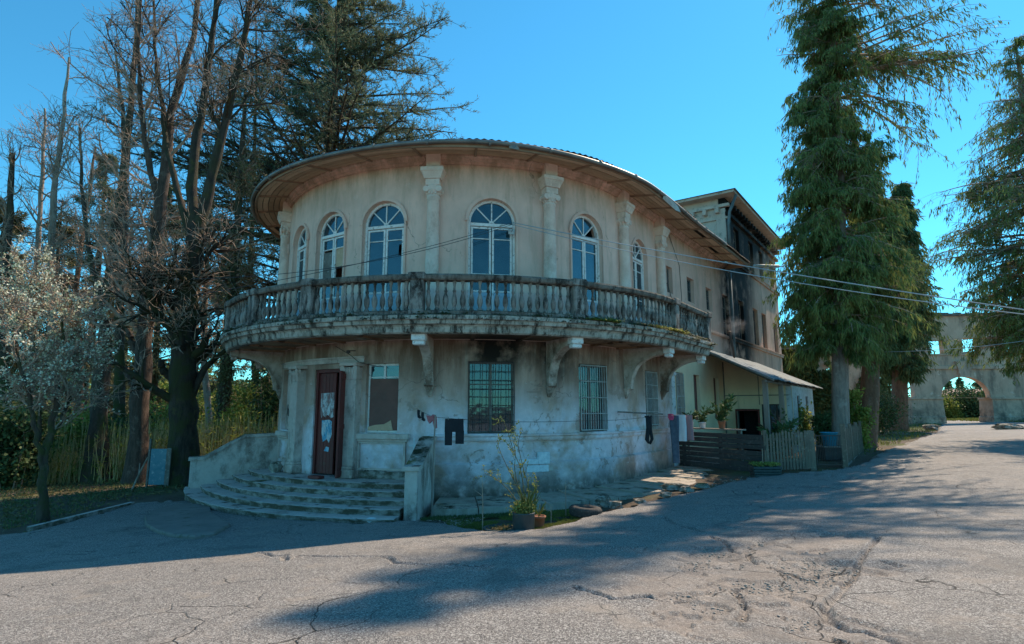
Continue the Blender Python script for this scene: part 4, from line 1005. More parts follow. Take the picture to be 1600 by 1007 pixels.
def asphalt():
    t = NT('worn_asphalt')
    at = t.n.new('ShaderNodeAttribute'); at.attribute_name = 'worn'; wz = at.outputs['Fac']
    c = t.mix(t.mr(t.noise(.35, 6, .6), .35, .65), (.245,.215,.195), (.175,.16,.15))
    agg = t.vor(125, 'F1', 1); n = t.n.new('ShaderNodeSeparateColor'); t.lk(agg, n.inputs[0]); g = n.outputs[0]
    c = t.mix(t.mr(g, .74, .80, 0, .75), c, (.46,.43,.39)); c = t.mix(t.mr(g, .30, .22, 0, .75), c, (.055,.052,.052))
    agg2 = t.vor(70, 'F1', 1); n2 = t.n.new('ShaderNodeSeparateColor'); t.lk(agg2, n2.inputs[0])
    c = t.mix(t.mr(n2.outputs[1], .90, .93, 0, .6), c, (.50,.47,.43))
    c = t.mix(t.mr(n2.outputs[2], .93, .95, 0, .6), c, (.05,.045,.04))
    c = t.mix(t.mr(t.noise(1.7, 7, .7), .54, .66, 0, .55), c, (.31,.26,.215))
    c = t.mix(t.mr(t.noise(.8, 7, .7, dist=.4), .56, .62, 0, .4), c, (.10,.095,.09))
    d = t.mix(t.mr(t.noise(2.6, 8, .75), .36, .58), (.33,.27,.225), (.19,.155,.13)); d = t.mix(t.mr(t.noise(24, 4, .7), .55, .65, 0, .6), d, (.42,.37,.32))
    c = t.mix(t.math('MULTIPLY', wz, t.mr(t.noise(2.1, 5, .7), .35, .6, .15, .65)), c, d)
    # fine crack net, strongest near the broken zone
    e = t.vor(1.15, 'DISTANCE_TO_EDGE', 0, vec=t.mixv(t.pos, t.noise3(2.2), .35)); ck = t.math('MULTIPLY', t.mr(e, .012, .002, 0, 1), t.mr(t.noise(.55, 4, .6), .50, .60, 0, 1))
    c = t.mix(ck, c, (.03,.028,.026))
    t.col(c).rough(t.mr(t.noise(3, 4), .3, .7, .75, .95))
    hgt = t.math('ADD', t.math('MULTIPLY', t.vor(125, 'F1', 0), .6), t.math('MULTIPLY', t.noise(22, 6, .75), 1.4)); hgt = t.math('SUBTRACT', hgt, t.math('MULTIPLY', ck, 1.5))
    t.bump(hgt, .75, .012); return t.m
def _mixv(s, a, b, f):
    m = s.n.new('ShaderNodeVectorMath'); m.operation = 'MULTIPLY_ADD'; s.lk(b, m.inputs[0]); m.inputs[1].default_value = (f,f,f); s.lk(a, m.inputs[2]); return m.outputs[0]
def _noise3(s, sc):
    n = s.n.new('ShaderNodeTexNoise'); s.lk(s.pos, n.inputs['Vector']); n.inputs['Scale'].default_value = sc; n.inputs['Detail'].default_value = 5; return n.outputs['Color']
NT.mixv = _mixv; NT.noise3 = _noise3
M['road'] = asphalt()
me = np_mesh('road', V, quads=q, smooth=True); at = me.attributes.new('worn', 'FLOAT', 'POINT'); at.data.foreach_set('value', zm.ravel()[u_].astype(np.float32))
ro = link('road', me, M['road']); ro['kind'] = 'structure'

M['apron'] = simple('dull_apron_concrete', (.23,.20,.18), (.17,.15,.135), 1.5, .95, .5, 20, .02, c3=(.11,.105,.07))
# raised concrete apron left of the steps
def pad(name, pts, h, mat, skirt=.35):
    b = MB(); n = len(pts); v = [(x, y, gz(x, y)+h) for x, y in pts]; lo = [(x, y, gz(x, y)-skirt) for x, y in pts]
    ins = []; cx = sum(p[0] for p in pts)/n; cy = sum(p[1] for p in pts)/n
    v2 = [(x+(cx-x)*.02, y+(cy-y)*.02, z+.0) for x, y, z in v]
    lo2 = [(x, y, z-.025) for x, y, z in v]
    b.v = v2+lo2+lo+[(cx, cy, gz(cx, cy)+h)]
    b.f = [(i, (i+1) % n, 3*n) for i in range(n)]+[(n+i, n+(i+1) % n, (i+1) % n, i) for i in range(n)]+[(2*n+i, 2*n+(i+1) % n, n+(i+1) % n, n+i) for i in range(n)]
    b.mi = [0]*len(b.f); return b
px = [(328,789),(300,786),(268,788),(240,796),(226,806),(228,818),(246,828),(272,835),(305,837),(335,832),(352,823),(360,818),(345,810),(330,800)]
pp = [tuple(G(u, v, .10)[:2]) for u, v in px]; pp.reverse()
o = pad('apron', pp, .10, None).build('concrete_apron', M['apron']); o['kind'] = 'structure'
# pavement along the round wall: broken slabs, each its own
pave = thing('pavement', tuple(W(A(20), .1, 1.0)), None, None); pave['kind'] = 'structure'
M['pave'] = weathered('cracked_pavement', (.36,.30,.24), (.46,.40,.33), (.20,.16,.13), moss=.3, soft=.06)
def ptop(a, off=0): 
    f = min(1, max(0, (a-A(0))/(AJ+4.6-A(0)))); return .235+.235*f
segs = [A(-1.0)+.0, A(7), A(14.5), A(20), A(27), A(33), A(38.5), A(45), AJ-.3, AJ+.55, AJ+1.3, AJ+2.3, AJ+3.2, AJ+4.0]
outw = [1.40,1.42,1.38,1.45,1.55,1.62,1.70,1.80,1.92,1.95,1.85,1.75,1.9,1.8]
for i in range(len(segs)-1):
    a0, a1 = segs[i]+.010, segs[i+1]-.010; n = 9; zt = ptop((a0+a1)/2)+random.uniform(-.018,.012)
    sk = random.uniform(-.06,.06); split = random.uniform(.5,.75)
    for (f0, f1) in ((0, split), (split, 1)):
        dz = 0 if f0 == 0 else random.uniform(-.035,-.005); outer = []; inner = []
        for j in range(n+1):
            a = a0+(a1-a0)*j/n; wd = outw[i]+(outw[i+1]-outw[i])*j/n + (random.uniform(-.06,.06) if f1 == 1 else 0)
            jj = .05*math.sin(a*5.1)+.03*math.sin(a*13)
            inner.append(W(a, 0, wd*f0+(.012+jj if f0 else .0))); outer.append(W(a, 0, wd*f1+(0 if f1 == 1 else jj)))
        poly = inner+outer[::-1]; m_ = len(poly); zz = zt+dz
        b = MB(); b.v = [(p.x, p.y, zz-(.0 if k <= n else .02)) for k, p in enumerate(poly)]+[(p.x, p.y, -.25) for p in poly]
        # triangulated as strips
        b.f = [(j, j+1, m_-2-j, m_-1-j) for j in range(n)]+[(k, m_+k, m_+(k+1) % m_, (k+1) % m_) for k in range(m_)]
        b.f = [tuple(reversed(f)) for f in b.f[:n]]+b.f[n:]
        b.mi = [0]*len(b.f); b.build('paving_slab', M['pave'], pave)
# ------------------------------------------------------------ vegetation
def unit(v): return v/np.maximum(np.linalg.norm(v, axis=-1, keepdims=True), 1e-9)
def tubes(P, Rr, S=4):
    """P (N,K,3), Rr (N,K) -> verts, quads"""
    N, K, _ = P.shape
    T = np.empty_like(P); T[:,1:-1] = P[:,2:]-P[:,:-2]; T[:,0] = P[:,1]-P[:,0]; T[:,-1] = P[:,-1]-P[:,-2]; T = unit(T)
    ref = np.where(np.abs(T[:,:1,2:3]) > .9, np.array([1.,0,0]), np.array([0,0,1.]))
    a = unit(np.cross(T, np.broadcast_to(ref, T.shape))); b = np.cross(a, T)
    ang = np.arange(S)*2*PI/S
    V = P[:,:,None,:] + Rr[:,:,None,None]*(a[:,:,None,:]*np.cos(ang)[None,None,:,None]+b[:,:,None,:]*np.sin(ang)[None,None,:,None])
    base = (np.arange(N)*K*S)[:,None,None]; k = (np.arange(K-1)*S)[None,:,None]; i = np.arange(S)[None,None,:]; j = (i+1) % S
    q = np.stack([base+k+i, base+k+j, base+k+S+j, base+k+S+i], -1).reshape(-1, 4)
    return V.reshape(-1, 3), q
def along(P, t):
    """P (N,K,3); t (N,) in 0..1 -> points and directions"""
    K = P.shape[1]; f = np.clip(t, 0, .9999)*(K-1); i = f.astype(int); w = (f-i)[:,None]; n = np.arange(len(P))
    return P[n,i]*(1-w)+P[n,i+1]*w, unit(P[n,i+1]-P[n,i])
def spawn(rg, P, Rr, cnt, t0, t1, lenf, ang, K=5, up=.0, jit=.25, rad=.5, lenj=.35, flat=0., az=None, tpow=1.0, minr=.004):
    """children from parents; lenf(parent idx, t)->length; ang in radians"""
    N = len(P); idx = np.repeat(np.arange(N), cnt); n = len(idx)
    t = t0+(t1-t0)*rg.random(n)**tpow; p, d = along(P[idx], t)
    Kp = Rr.shape[1]; r0 = Rr[idx, np.clip((t*(Kp-1)).astype(int), 0, Kp-1)]*rad
    rnd = rg.normal(size=(n,3)); rnd[:,2] *= (1-flat); side = unit(rnd-(rnd*d).sum(1, keepdims=True)*d)
    an = ang*(1+.25*rg.normal(size=n)); dr = unit(d*np.cos(an)[:,None]+side*np.sin(an)[:,None])
    L = lenf(idx, t)*(1+lenj*(rg.random(n)*2-1))
    C = np.empty((n, K, 3)); C[:,0] = p; cur = dr
    for k in range(1, K):
        cur = unit(cur+rg.normal(size=(n,3))*jit/ K*1.6+np.array([0,0,up])/K)
        C[:,k] = C[:,k-1]+cur*(L/(K-1))[:,None]
    rr_ = np.maximum(r0[:,None]*np.linspace(1, .25, K)[None], minr)
    return C, rr_, idx, t
def cards(rg, C, D, L, Wd, droop=0, tri=False):
    """leaf-sized rhombs: centre C, direction D, length L, width Wd"""
    n = len(C); D = unit(D); side = unit(np.cross(D, rg.normal(size=(n,3)))); L = np.broadcast_to(L, n)[:,None]; Wd = np.broadcast_to(Wd, n)[:,None]
    a = C; m = C+D*L*.45; e = C+D*L; e[:,2] -= (droop*L[:,0])
    V = np.stack([a, m+side*Wd/2, e, m-side*Wd/2], 1).reshape(-1, 3); q = np.arange(n*4).reshape(-1, 4)
    return V, q
class Acc:
    def __init__(s): s.V = []; s.Q = []; s.n = 0
    def add(s, V, q): s.V.append(V); s.Q.append(q+s.n); s.n += len(V)
    def build(s, name, mat, parent, smooth=False, kind=None, label=None):
        me = np_mesh(name, np.concatenate(s.V), quads=np.concatenate(s.Q), org=ORG.get(parent) if parent else None, smooth=smooth)
        o = link(name, me, mat, parent)
        if kind: o['kind'] = kind
        if label: o['label'] = label
        return o
def leafmat(name, c1, c2, c3, trans=.25, sc=.5):
    t = NT(name); r = t.island()
    c = t.mix(t.mr(t.noise(sc, 4, .6), .38, .62), c1, c2); c = t.mix(t.mr(r, .55, 1.0, 0, .9), c, c3); c = t.mix(t.mr(r, .2, .0, 0, .5), c, tuple(q*.45 for q in c1))
    t.col(c).rough(.65); t.b.inputs['Specular IOR Level'].default_value = .25
    tl = t.n.new('ShaderNodeBsdfTranslucent'); t.lk(c, tl.inputs['Color']); mx = t.n.new('ShaderNodeMixShader'); mx.inputs[0].default_value = trans
    t.l.new(t.b.outputs[0], mx.inputs[1]); t.l.new(tl.outputs[0], mx.inputs[2]); t.l.new(mx.outputs[0], t.out.inputs['Surface']); return t.m
def bark(name, c1, c2, c3, moss=0, sc=9):
    t = NT(name); c = t.mix(t.mr(t.noise((sc,sc,sc*.22), 7, .7), .38, .62), c1, c2); c = t.mix(t.mr(t.noise(3, 6, .7), .55, .66, 0, .8), c, c3)
    if moss: c = t.mix(t.math('MULTIPLY', t.mr(t.noise(1.1, 6, .65), .46, .56), t.mr(t.z(), 16, 3, .2, 1)), c, (.055,.052,.02) if moss > 1 else (.06,.065,.02))
    t.col(c).rough(.95).bump(t.noise((sc*2.2,sc*2.2,sc*.4), 6, .75), 1.0, .05); return t.m
M['bark_dark'] = bark('dark_mossy_bark', (.06,.042,.03), (.11,.08,.06), (.17,.14,.11), 1)
M['bark_moss'] = bark('mossy_bark_high', (.035,.026,.02), (.075,.056,.042), (.10,.085,.03), 2)
M['bark_brown'] = bark('grey_brown_bark', (.13,.09,.07), (.065,.045,.035), (.19,.15,.12), 0, 12)
M['bark_pale'] = bark('pale_grey_bark', (.42,.33,.27), (.25,.19,.15), (.52,.44,.37), 0)
M['bark_red'] = bark('red_brown_bark', (.23,.13,.085), (.13,.075,.05), (.28,.19,.14), 0)
M['twig'] = bark('sunlit_twigs', (.50,.35,.26), (.34,.24,.18), (.58,.45,.35), 0)
M['bark_grey'] = bark('grey_conifer_bark', (.34,.27,.23), (.2,.16,.135), (.42,.36,.31), 0)
M['leaf_cypress'] = leafmat('drooping_cypress_foliage', (.115,.165,.055), (.19,.235,.07), (.28,.30,.09), .35, .45)
M['leaf_cypress2'] = leafmat('dark_cypress_foliage', (.075,.12,.05), (.12,.165,.06), (.19,.22,.085), .3, .5)
M['leaf_cedar'] = leafmat('cedar_needles', (.13,.155,.09), (.17,.19,.105), (.26,.255,.135), .3, .6)
M['leaf_brown'] = leafmat('dry_conifer_needles', (.17,.14,.06), (.13,.135,.06), (.27,.19,.085), .25, .5)
M['blossom'] = leafmat('white_blossom', (.66,.66,.48), (.84,.82,.68), (.30,.36,.17), .25, 1.2)
M['leaf_bush'] = leafmat('bright_bush_leaves', (.17,.21,.04), (.26,.29,.06), (.40,.38,.09), .35, .8)
M['leaf_dark'] = leafmat('glossy_dark_leaves', (.05,.09,.035), (.085,.13,.045), (.14,.18,.07), .2, .8)
M['reed'] = simple('dry_canes', (.62,.45,.22), (.45,.34,.15), 2, .9, 0, c3=(.30,.31,.09), island=.7)
M['grass'] = leafmat('short_grass', (.10,.13,.025), (.16,.18,.035), (.24,.23,.06), .3, .5)

def trunk_poly(pts, K=18, rg=None, wob=.06):
    pts = np.array(pts, float); d = np.r_[0, np.cumsum(np.linalg.norm(np.diff(pts[:,:3], axis=0), axis=1))]; s_ = np.linspace(0, d[-1], K)
    out = np.stack([np.interp(s_, d, pts[:,i]) for i in range(pts.shape[1])], 1)
    if rg is not None: out[1:-1,:2] += rg.normal(size=(K-2,2))*wob
    return out
def base_at(u, v, d=None):
    if d is None: g = G(u, v); return g
    p = PT(u, v, d); return Vector((p.x, p.y, gz(p.x, p.y)))
# trunk given by pixel points at one distance: real positions read off the photograph
def tp(d, pts, dy=0):
    out = []
    for i, (u, v, r) in enumerate(pts):
        p = PT(u, v, d + dy*i/max(1, len(pts)-1)); out.append((p.x, p.y, p.z, r))
    return out

def bare_tree(name, label, seed, stems, group, bark_m, n1=26, l1=2.6, n2=7, n3=6, twig='twig', t0=.30, mossy=False, ang=.9, up=.45, l_top=.5, tri=3):
    rg = np.random.default_rng(seed); b0 = stems[0][0]
    root = thing(name, (b0[0], b0[1], b0[2]), label, 'tree', group)
    tr = Acc(); Ps = []; Rs = []
    for k, st in enumerate(stems):
        q = trunk_poly(st, 20, rg, .022); P = q[None,:,:3]; R = q[None,:,3].copy()
        if k == 0: P[0,0,2] -= .3; R[0,0] *= 1.45; R[0,1] *= 1.1
        R = np.maximum(R, .02); V, f = tubes(P, R*(1+.10*np.sin(np.arange(20)*2.3+k))[None], 12 if k == 0 else 8); tr.add(V, f); Ps.append(P); Rs.append(R)
    P = np.concatenate(Ps); R = np.concatenate(Rs)
    tr.build('trunk', bark_m, root, True)
    lng = np.linalg.norm(P[:,-1]-P[:,0], axis=1) > 2.2; P, R = P[lng], R[lng]
    C1, r1, i1, t1 = spawn(rg, P, R, n1, t0, .99, lambda i, t: l1*(1-(1-l_top)*t), ang, K=8, up=up, jit=.9, rad=.38, lenj=.5, minr=.022)
    C2, r2, i2, t2 = spawn(rg, C1, r1, n2, .15, 1.0, lambda i, t: l1*.42*np.ones(len(t)), .75, K=5, up=up*.7, jit=.8, rad=.55, lenj=.5, minr=.011)
    C3, r3, i3, t3 = spawn(rg, C2, r2, n3, .1, 1.0, lambda i, t: l1*.20*np.ones(len(t)), .7, K=3, up=.3, jit=.6, rad=.6, lenj=.5, minr=.0065)
    # snapped stubs low on the trunk
    br = Acc(); br.add(*tubes(C1, r1, 5)); br.add(*tubes(C2, r2, 3)); br.build('branches', bark_m if mossy else M[twig], root, kind='stuff')
    tw = Acc(); tw.add(*tubes(C3, r3, 3)); tw.build('twigs', M[twig], root, kind='stuff')
    return root, C2, C3
def conifer(name, label, seed, base, H, r0, prof, group=None, nb=220, h0=.18, droop=-.5, barkm='bark_grey', leaf='leaf_cypress', hang=.55, nl=9, nc=9, ll=.34, lw=.06, lean=(0,0), up0=.1, secf=.32, density=1.0, top_bare=False, ang=1.35, gap=0.0, arms=None):
    rg = np.random.default_rng(seed); root = thing(name, tuple(base), label, 'tree', group)
    K = 24; t = np.linspace(0, 1, K); P = np.stack([base[0]+lean[0]*t*H+.12*np.sin(t*7+seed), base[1]+lean[1]*t*H, base[2]-.3+t*(H+.3)], -1)[None]
    R = (r0*(1-t)**.8+.02)[None]; R[0,0] *= 1.35
    a = Acc(); 
    ang_ = np.arange(14)*2*PI/14; V, q = tubes(P, R, 14); V = V.reshape(K, 14, 3); flute = (1+.10*np.sin(ang_*5+seed))[None,:,None]; V = P[0][:,None,:]+(V-P[0][:,None,:])*flute; a.add(V.reshape(-1,3), q)
    a.build('trunk', M[barkm], root, True)
    # main limbs in loose whorls
    nbr = nb; tt = h0+(1-h0)*np.sort(rg.random(nbr))**1.0; tt = np.where(tt > .985, .985, tt)
    f = tt*(K-1); i = f.astype(int); w = (f-i)[:,None]; p = P[0,i]*(1-w)+P[0,np.minimum(i+1,K-1)]*w
    az_ = rg.random(nbr)*2*PI; el = up0+.12*rg.normal(size=nbr)
    if gap: keep = (noise2(az_*1.6+seed, tt*14, seed) > gap) | (rg.random(nbr) < .25); p, az_, el, tt = p[keep], az_[keep], el[keep], tt[keep]; nbr = len(tt)
    L = prof(tt)*(.62+.5*rg.random(nbr))*(.85+.3*noise2(az_*1.2, tt*9, seed+3)); cur = np.stack([np.cos(az_)*np.cos(el), np.sin(az_)*np.cos(el), np.sin(el)], -1)
    if arms:
        for (t0_, t1_, az0, k_) in arms:
            m_ = (tt > t0_) & (tt < t1_) & (np.abs(((az_-az0+PI) % (2*PI))-PI) < .75); L[m_] *= k_*(.6+.5*rg.random(m_.sum()))
    K1 = 8; C1 = np.empty((nbr, K1, 3)); C1[:,0] = p
    dr_ = np.zeros((nbr,3)); dr_[:,2] = droop*np.where(tt > .58, .45, 1.0) if arms else droop
    for k in range(1, K1):
        cur = unit(cur+dr_/K1+rg.normal(size=(nbr,3))*.07); C1[:,k] = C1[:,k-1]+cur*(L/(K1-1))[:,None]
    r1 = np.maximum((.018+L*.012)[:,None]*np.linspace(1,.2,K1), .006)
    br = Acc(); br.add(*tubes(C1, r1, 4))
    C2, r2, i2, t2 = spawn(rg, C1, r1, nl, .12, 1., lambda i, t: np.maximum(.25, L[i]*secf), .85, K=4, up=-hang, jit=.35, rad=.5, flat=.6, minr=.004)
    br.add(*tubes(C2, r2, 3)); br.build('branches', M['twig'] if top_bare else M[barkm], root, kind='stuff')
    idx = np.repeat(np.arange(len(C2)), nc); tq = rg.random(len(idx)); c, d = along(C2[idx], tq)
    dens = noise2(c[:,0]*1.1+c[:,2]*.7, c[:,1]*1.1-c[:,2]*.9, seed+7); kp = (dens < .5+.5*density*rg.random(len(c)))
    if top_bare is not False and top_bare is not None and not isinstance(top_bare, bool): 
        hh = (c[:,2]-base[2])/H; kp &= rg.random(len(c)) < np.clip(1-(hh-top_bare)*3.0, .16, 1)
    c, d = c[kp], d[kp]; n = len(c); c = c+rg.normal(size=(n,3))*.05
    D = d*.5+np.array([0,0,-hang])+rg.normal(size=(n,3))*.35
    lf = Acc(); lf.add(*cards(rg, c, D, ll*(.6+.8*rg.random(n)), lw*(.6+.8*rg.random(n)))); lf.build('foliage', M[leaf], root, kind='stuff')
    return root, n
NLEAF = 0
def bump_prof(pairs):
    xs_ = np.array([p[0] for p in pairs]); ys_ = np.array([p[1] for p in pairs]); return lambda t: np.interp(t, xs_, ys_)

# right: the big drooping tree beside the lane
bb = base_at(1318, 700, 22.8)
r_, n_ = conifer('drooping_conifer', 'tallest drooping conifer on the right, reaching out of the frame beside the lean-to', 11, bb, 26.5, .30,
  bump_prof([(0,.5),(.17,1.3),(.22,2.1),(.32,2.45),(.5,2.1),(.70,1.35),(.82,1.6),(.9,1.4),(1,.3)]), arms=[(.56,.76,-.35,3.3),(.62,.9,PI-.2,1.45)], nb=560, h0=.16, droop=-.75, barkm='bark_grey', leaf='leaf_cypress', hang=1.1, nl=16, nc=32, ll=.25, lw=.042, lean=(.055,0), up0=.05, density=1.0, top_bare=.52, gap=.16)
NLEAF += n_
rg = np.random.default_rng(77)
b2 = base_at(1353, 690, 26.5)
r_, n_ = conifer('drooping_conifer', 'shorter dark conifer on a red-brown trunk, just right of the tallest drooping conifer', 12, b2, 12.5, .42,
  bump_prof([(0,.5),(.36,.9),(.45,2.1),(.6,2.2),(.75,1.6),(.85,1.0),(1,.15)]), nb=270, h0=.36, droop=-.6, barkm='bark_red', leaf='leaf_cypress2', hang=1.0, nl=14, nc=26, ll=.27, lw=.042, lean=(.11,.0), up0=.05, density=1.0)
NLEAF += n_
b3 = base_at(1402, 662, 46)
r_, n_ = conifer('drooping_conifer', 'conifer with a leaning pointed tip, on the grass left of the archway', 13, b3, 20.6, .6,
  bump_prof([(0,.5),(.18,1.0),(.28,2.1),(.38,2.6),(.5,2.6),(.75,1.8),(1,.2)]), nb=330, h0=.22, droop=-.5, barkm='bark_red', leaf='leaf_cypress2', hang=.9, nl=12, nc=15, ll=.5, lw=.09, lean=(.11,0))
NLEAF += n_
b4 = Vector((26.6, 28.0, gz(26.6,28)))
r_, n_ = conifer('drooping_conifer', 'tall dark drooping conifer at the right edge of the photograph', 14, b4, 21.0, .5,
  bump_prof([(0,.5),(.14,1.6),(.26,3.7),(.45,4.1),(.62,4.0),(.8,2.5),(.9,1.5),(1,.3)]), nb=520, h0=.19, droop=-.45, barkm='bark_grey', leaf='leaf_cypress', hang=.9, nl=14, nc=24, ll=.28, lw=.045, lean=(.0,0), up0=.12, density=.9, gap=.40, top_bare=.5)
NLEAF += n_
# a pair further off to the right, casting the shade over the lane (their crowns show at the frame edge)
for k, (x, y, H) in enumerate(((27.5, 21.0, 19.5),(21.5, 15.0, 17.0))):
    pass
# big cedar behind the house
bc = Vector((-11.9, 35.5, gz(-11.9, 35.5)))
r_, n_ = conifer('cedar_tree', 'broad layered cedar rising behind the left side of the mansion', 21, bc, 35.5, .62,
  bump_prof([(0,4),(.30,10.6),(.42,11.2),(.50,10.4),(.62,8.6),(.8,5.8),(1,.6)]), nb=330, h0=.26, droop=-.16, barkm='bark_dark', leaf='leaf_cedar', hang=-.12, nl=26, nc=36, ll=.26, lw=.042, up0=.22, secf=.17, density=.9, gap=.26)
NLEAF += n_

# left: leafless trees
big = tp(20.3, [(285,775,.60),(286,700,.46),(285,600,.42),(288,520,.38),(296,440,.33),(305,380,.30)])
top = big[-1]
st = [big,
      [tuple(top)]+tp(20.3, [(300,340,.20),(302,250,.17),(325,120,.12),(338,10,.09),(345,-120,.04)], .6),
      [tuple(top)]+tp(20.3, [(318,330,.20),(350,200,.15),(372,110,.12),(392,0,.09),(410,-110,.04)], -1.0),
      [tuple(top)]+tp(20.3, [(290,345,.13),(262,240,.10),(245,110,.07),(240,0,.045)], 1.5),
      [tuple(big[2])]+tp(20.3, [(268,590,.15),(256,582,.13),(252,562,.10)], -.3), [tuple(big[2])]+tp(20.3, [(300,560,.16),(315,545,.13),(322,528,.09)], -.2), [tuple(big[4])]+tp(20.3, [(270,480,.14),(262,462,.11)], .2), [tuple(big[4])]+tp(20.3, [(318,438,.13),(330,432,.10)], -.2),
      [tuple(big[3])]+tp(20.3, [(255,500,.16),(236,470,.12),(230,420,.06)], -.9)]
r_, C2a, C3a = bare_tree('bare_broadleaf_tree', 'thick mossy black-trunked leafless tree nearest the stair wall', 31, st, 'leafless trees on the left', M['bark_moss'], n1=20, l1=2.7, n2=7, n3=6, t0=.34, mossy=True)
stump = []
st = [tp(21.5, [(212,775,.42),(216,700,.32),(220,600,.30),(232,480,.27),(243,380,.24),(256,290,.21),(266,180,.16),(300,60,.11),(318,-60,.06)]),
      tp(21.5, [(232,480,.16),(205,440,.10),(196,380,.07),(198,300,.04)], 1),
      tp(21.5, [(215,610,.16),(203,590,.14),(196,575,.10)]), tp(21.5, [(222,560,.15),(205,535,.13),(200,515,.09)]),
      tp(21.5, [(250,330,.14),(225,220,.10),(215,100,.07),(222,-40,.04)], -1.2)]
bare_tree('bare_broadleaf_tree', 'leafless brown trunk second from the stair wall, leaning right as it rises', 32, st, 'leafless trees on the left', M['bark_brown'], n1=20, l1=2.6, n2=6, n3=6, t0=.25)
st = [tp(23, [(150,760,.42),(152,680,.33),(158,600,.30),(165,500,.25),(180,380,.21),(195,260,.17),(206,150,.12),(214,30,.08),(216,-60,.04)], 1),
      tp(23, [(165,500,.15),(140,400,.1),(128,300,.07),(125,200,.04)], 2)]
bare_tree('bare_broadleaf_tree', 'leafless trunk behind the blossoming tree, third from the stair wall', 33, st, 'leafless trees on the left', M['bark_dark'], n1=20, l1=2.4, n2=6, n3=5, t0=.25)
st = [tp(29, [(338,712,.36),(347,640,.27),(356,560,.24),(366,440,.20),(374,300,.16),(380,200,.11),(386,110,.06)])]
rt, c2, c3 = bare_tree('ivy_clad_tree', 'slender ivy-flecked trunk seen between the black-trunked tree and the mansion', 34, st, None, M['bark_dark'], n1=44, l1=2.6, n2=7, n3=5, t0=.30, ang=1.25, up=.05)
q = trunk_poly(st[0], 20); rg = np.random.default_rng(5); n = 2600; t = rg.random(n)**.8*.42; f = t*19; i = f.astype(int); p = q[i,:3]+(q[i+1,:3]-q[i,:3])*(f-i)[:,None]; a_ = rg.random(n)*2*PI; rad = q[i,3]*1.05
cc = p+np.stack([np.cos(a_)*rad, np.sin(a_)*rad, np.zeros(n)], -1)*(1+.2*rg.random(n))[:,None]; lf = Acc(); lf.add(*cards(rg, cc, rg.normal(size=(n,3))*.6+np.array([0,0,-.4]), .13, .11)); lf.build('ivy', leafmat('variegated_ivy', (.12,.14,.06), (.18,.19,.09), (.26,.27,.16)), rt, kind='stuff')
idx = rg.integers(0, len(c3), 9000); cc = c3[idx, rg.integers(0, 3, 9000)]; lf = Acc(); lf.add(*cards(rg, cc, rg.normal(size=(9000,3)), .20, .05)); lf.build('foliage', M['leaf_brown'], rt, kind='stuff')
for k, (pts, d, m, lab) in enumerate((
   ([(88,720,.24),(84,600,.19),(78,420,.16),(84,300,.13),(100,180,.09),(108,90,.05)], 27, 'bark_pale', 'pale leafless trunk far left, behind the white blossom'),
   ([(48,720,.2),(50,560,.16),(58,400,.13),(66,270,.10),(70,170,.05)], 30, 'bark_pale', 'thin pale leafless tree leftmost behind the blossom'),
   ([(182,740,.3),(188,620,.24),(186,480,.20),(196,330,.15),(192,180,.10),(180,80,.05)], 28, 'bark_dark', 'straight leafless tree behind and between the third and second trunks'),
   ([(120,730,.22),(126,600,.18),(118,450,.14),(135,330,.1),(150,230,.06)], 33, 'bark_red', 'slim brownish leafless tree in the back row, left of centre of the grove'),
   ([(330,700,.2),(318,560,.17),(322,420,.14),(332,280,.11),(345,160,.06)], 34, 'bark_pale', 'pale slim tree in the back row seen right of the black trunk'),
   ([(400,690,.2),(398,560,.17),(392,420,.14),(396,260,.11),(402,120,.07),(400,30,.03)], 33, 'bark_dark', 'leafless tree close behind the left end of the balcony'),
   ([(8,720,.26),(4,560,.2),(12,380,.16),(20,240,.1)], 26, 'bark_dark', 'leafless tree cut by the left edge of the photograph'))):
    bare_tree('bare_broadleaf_tree', lab, 40+k, [tp(d, pts, .5)], 'leafless trees on the left', M[m], n1=30, l1=2.3, n2=6, n3=5, t0=.25)
# conifers behind them
CON = [(60,36,17.5,'leaf_brown','brownish conifer in the back row at far left'),(128,39,22,'leaf_cedar','pointed grey-green conifer rising behind the leafless trees'),(-30,30,15,'leaf_brown','brown-green conifer at the left edge behind the blossom'),
       (235,44,22,'leaf_cedar','tall thin cedar between the second and third leafless trunks'),(345,48,19.5,'leaf_cedar','open-branched cedar behind the black-trunked tree'),(415,42,9.5,'leaf_dark','low dark conifer under the left end of the balcony'),(185,50,17,'leaf_brown','brownish back-row conifer in the middle of the grove')]
for k, (u, d, H, lf_, lab) in enumerate(CON):
    b_ = base_at(u, 640, d); w = H*.17
    r_, n_ = conifer('cedar_tree', lab, 60+k, b_, H, .3, bump_prof([(0,w*.6),(.35,w),(.6,w*.75),(1,.25)]), group='conifers behind the leafless grove', nb=int(80+H*3), h0=(.30 if H > 12 else .08), droop=-.25, barkm='bark_dark', leaf=lf_, hang=.25, nl=12, nc=18, ll=.34, lw=.06, up0=.15, secf=.25, density=.55, gap=.33)
    NLEAF += n_
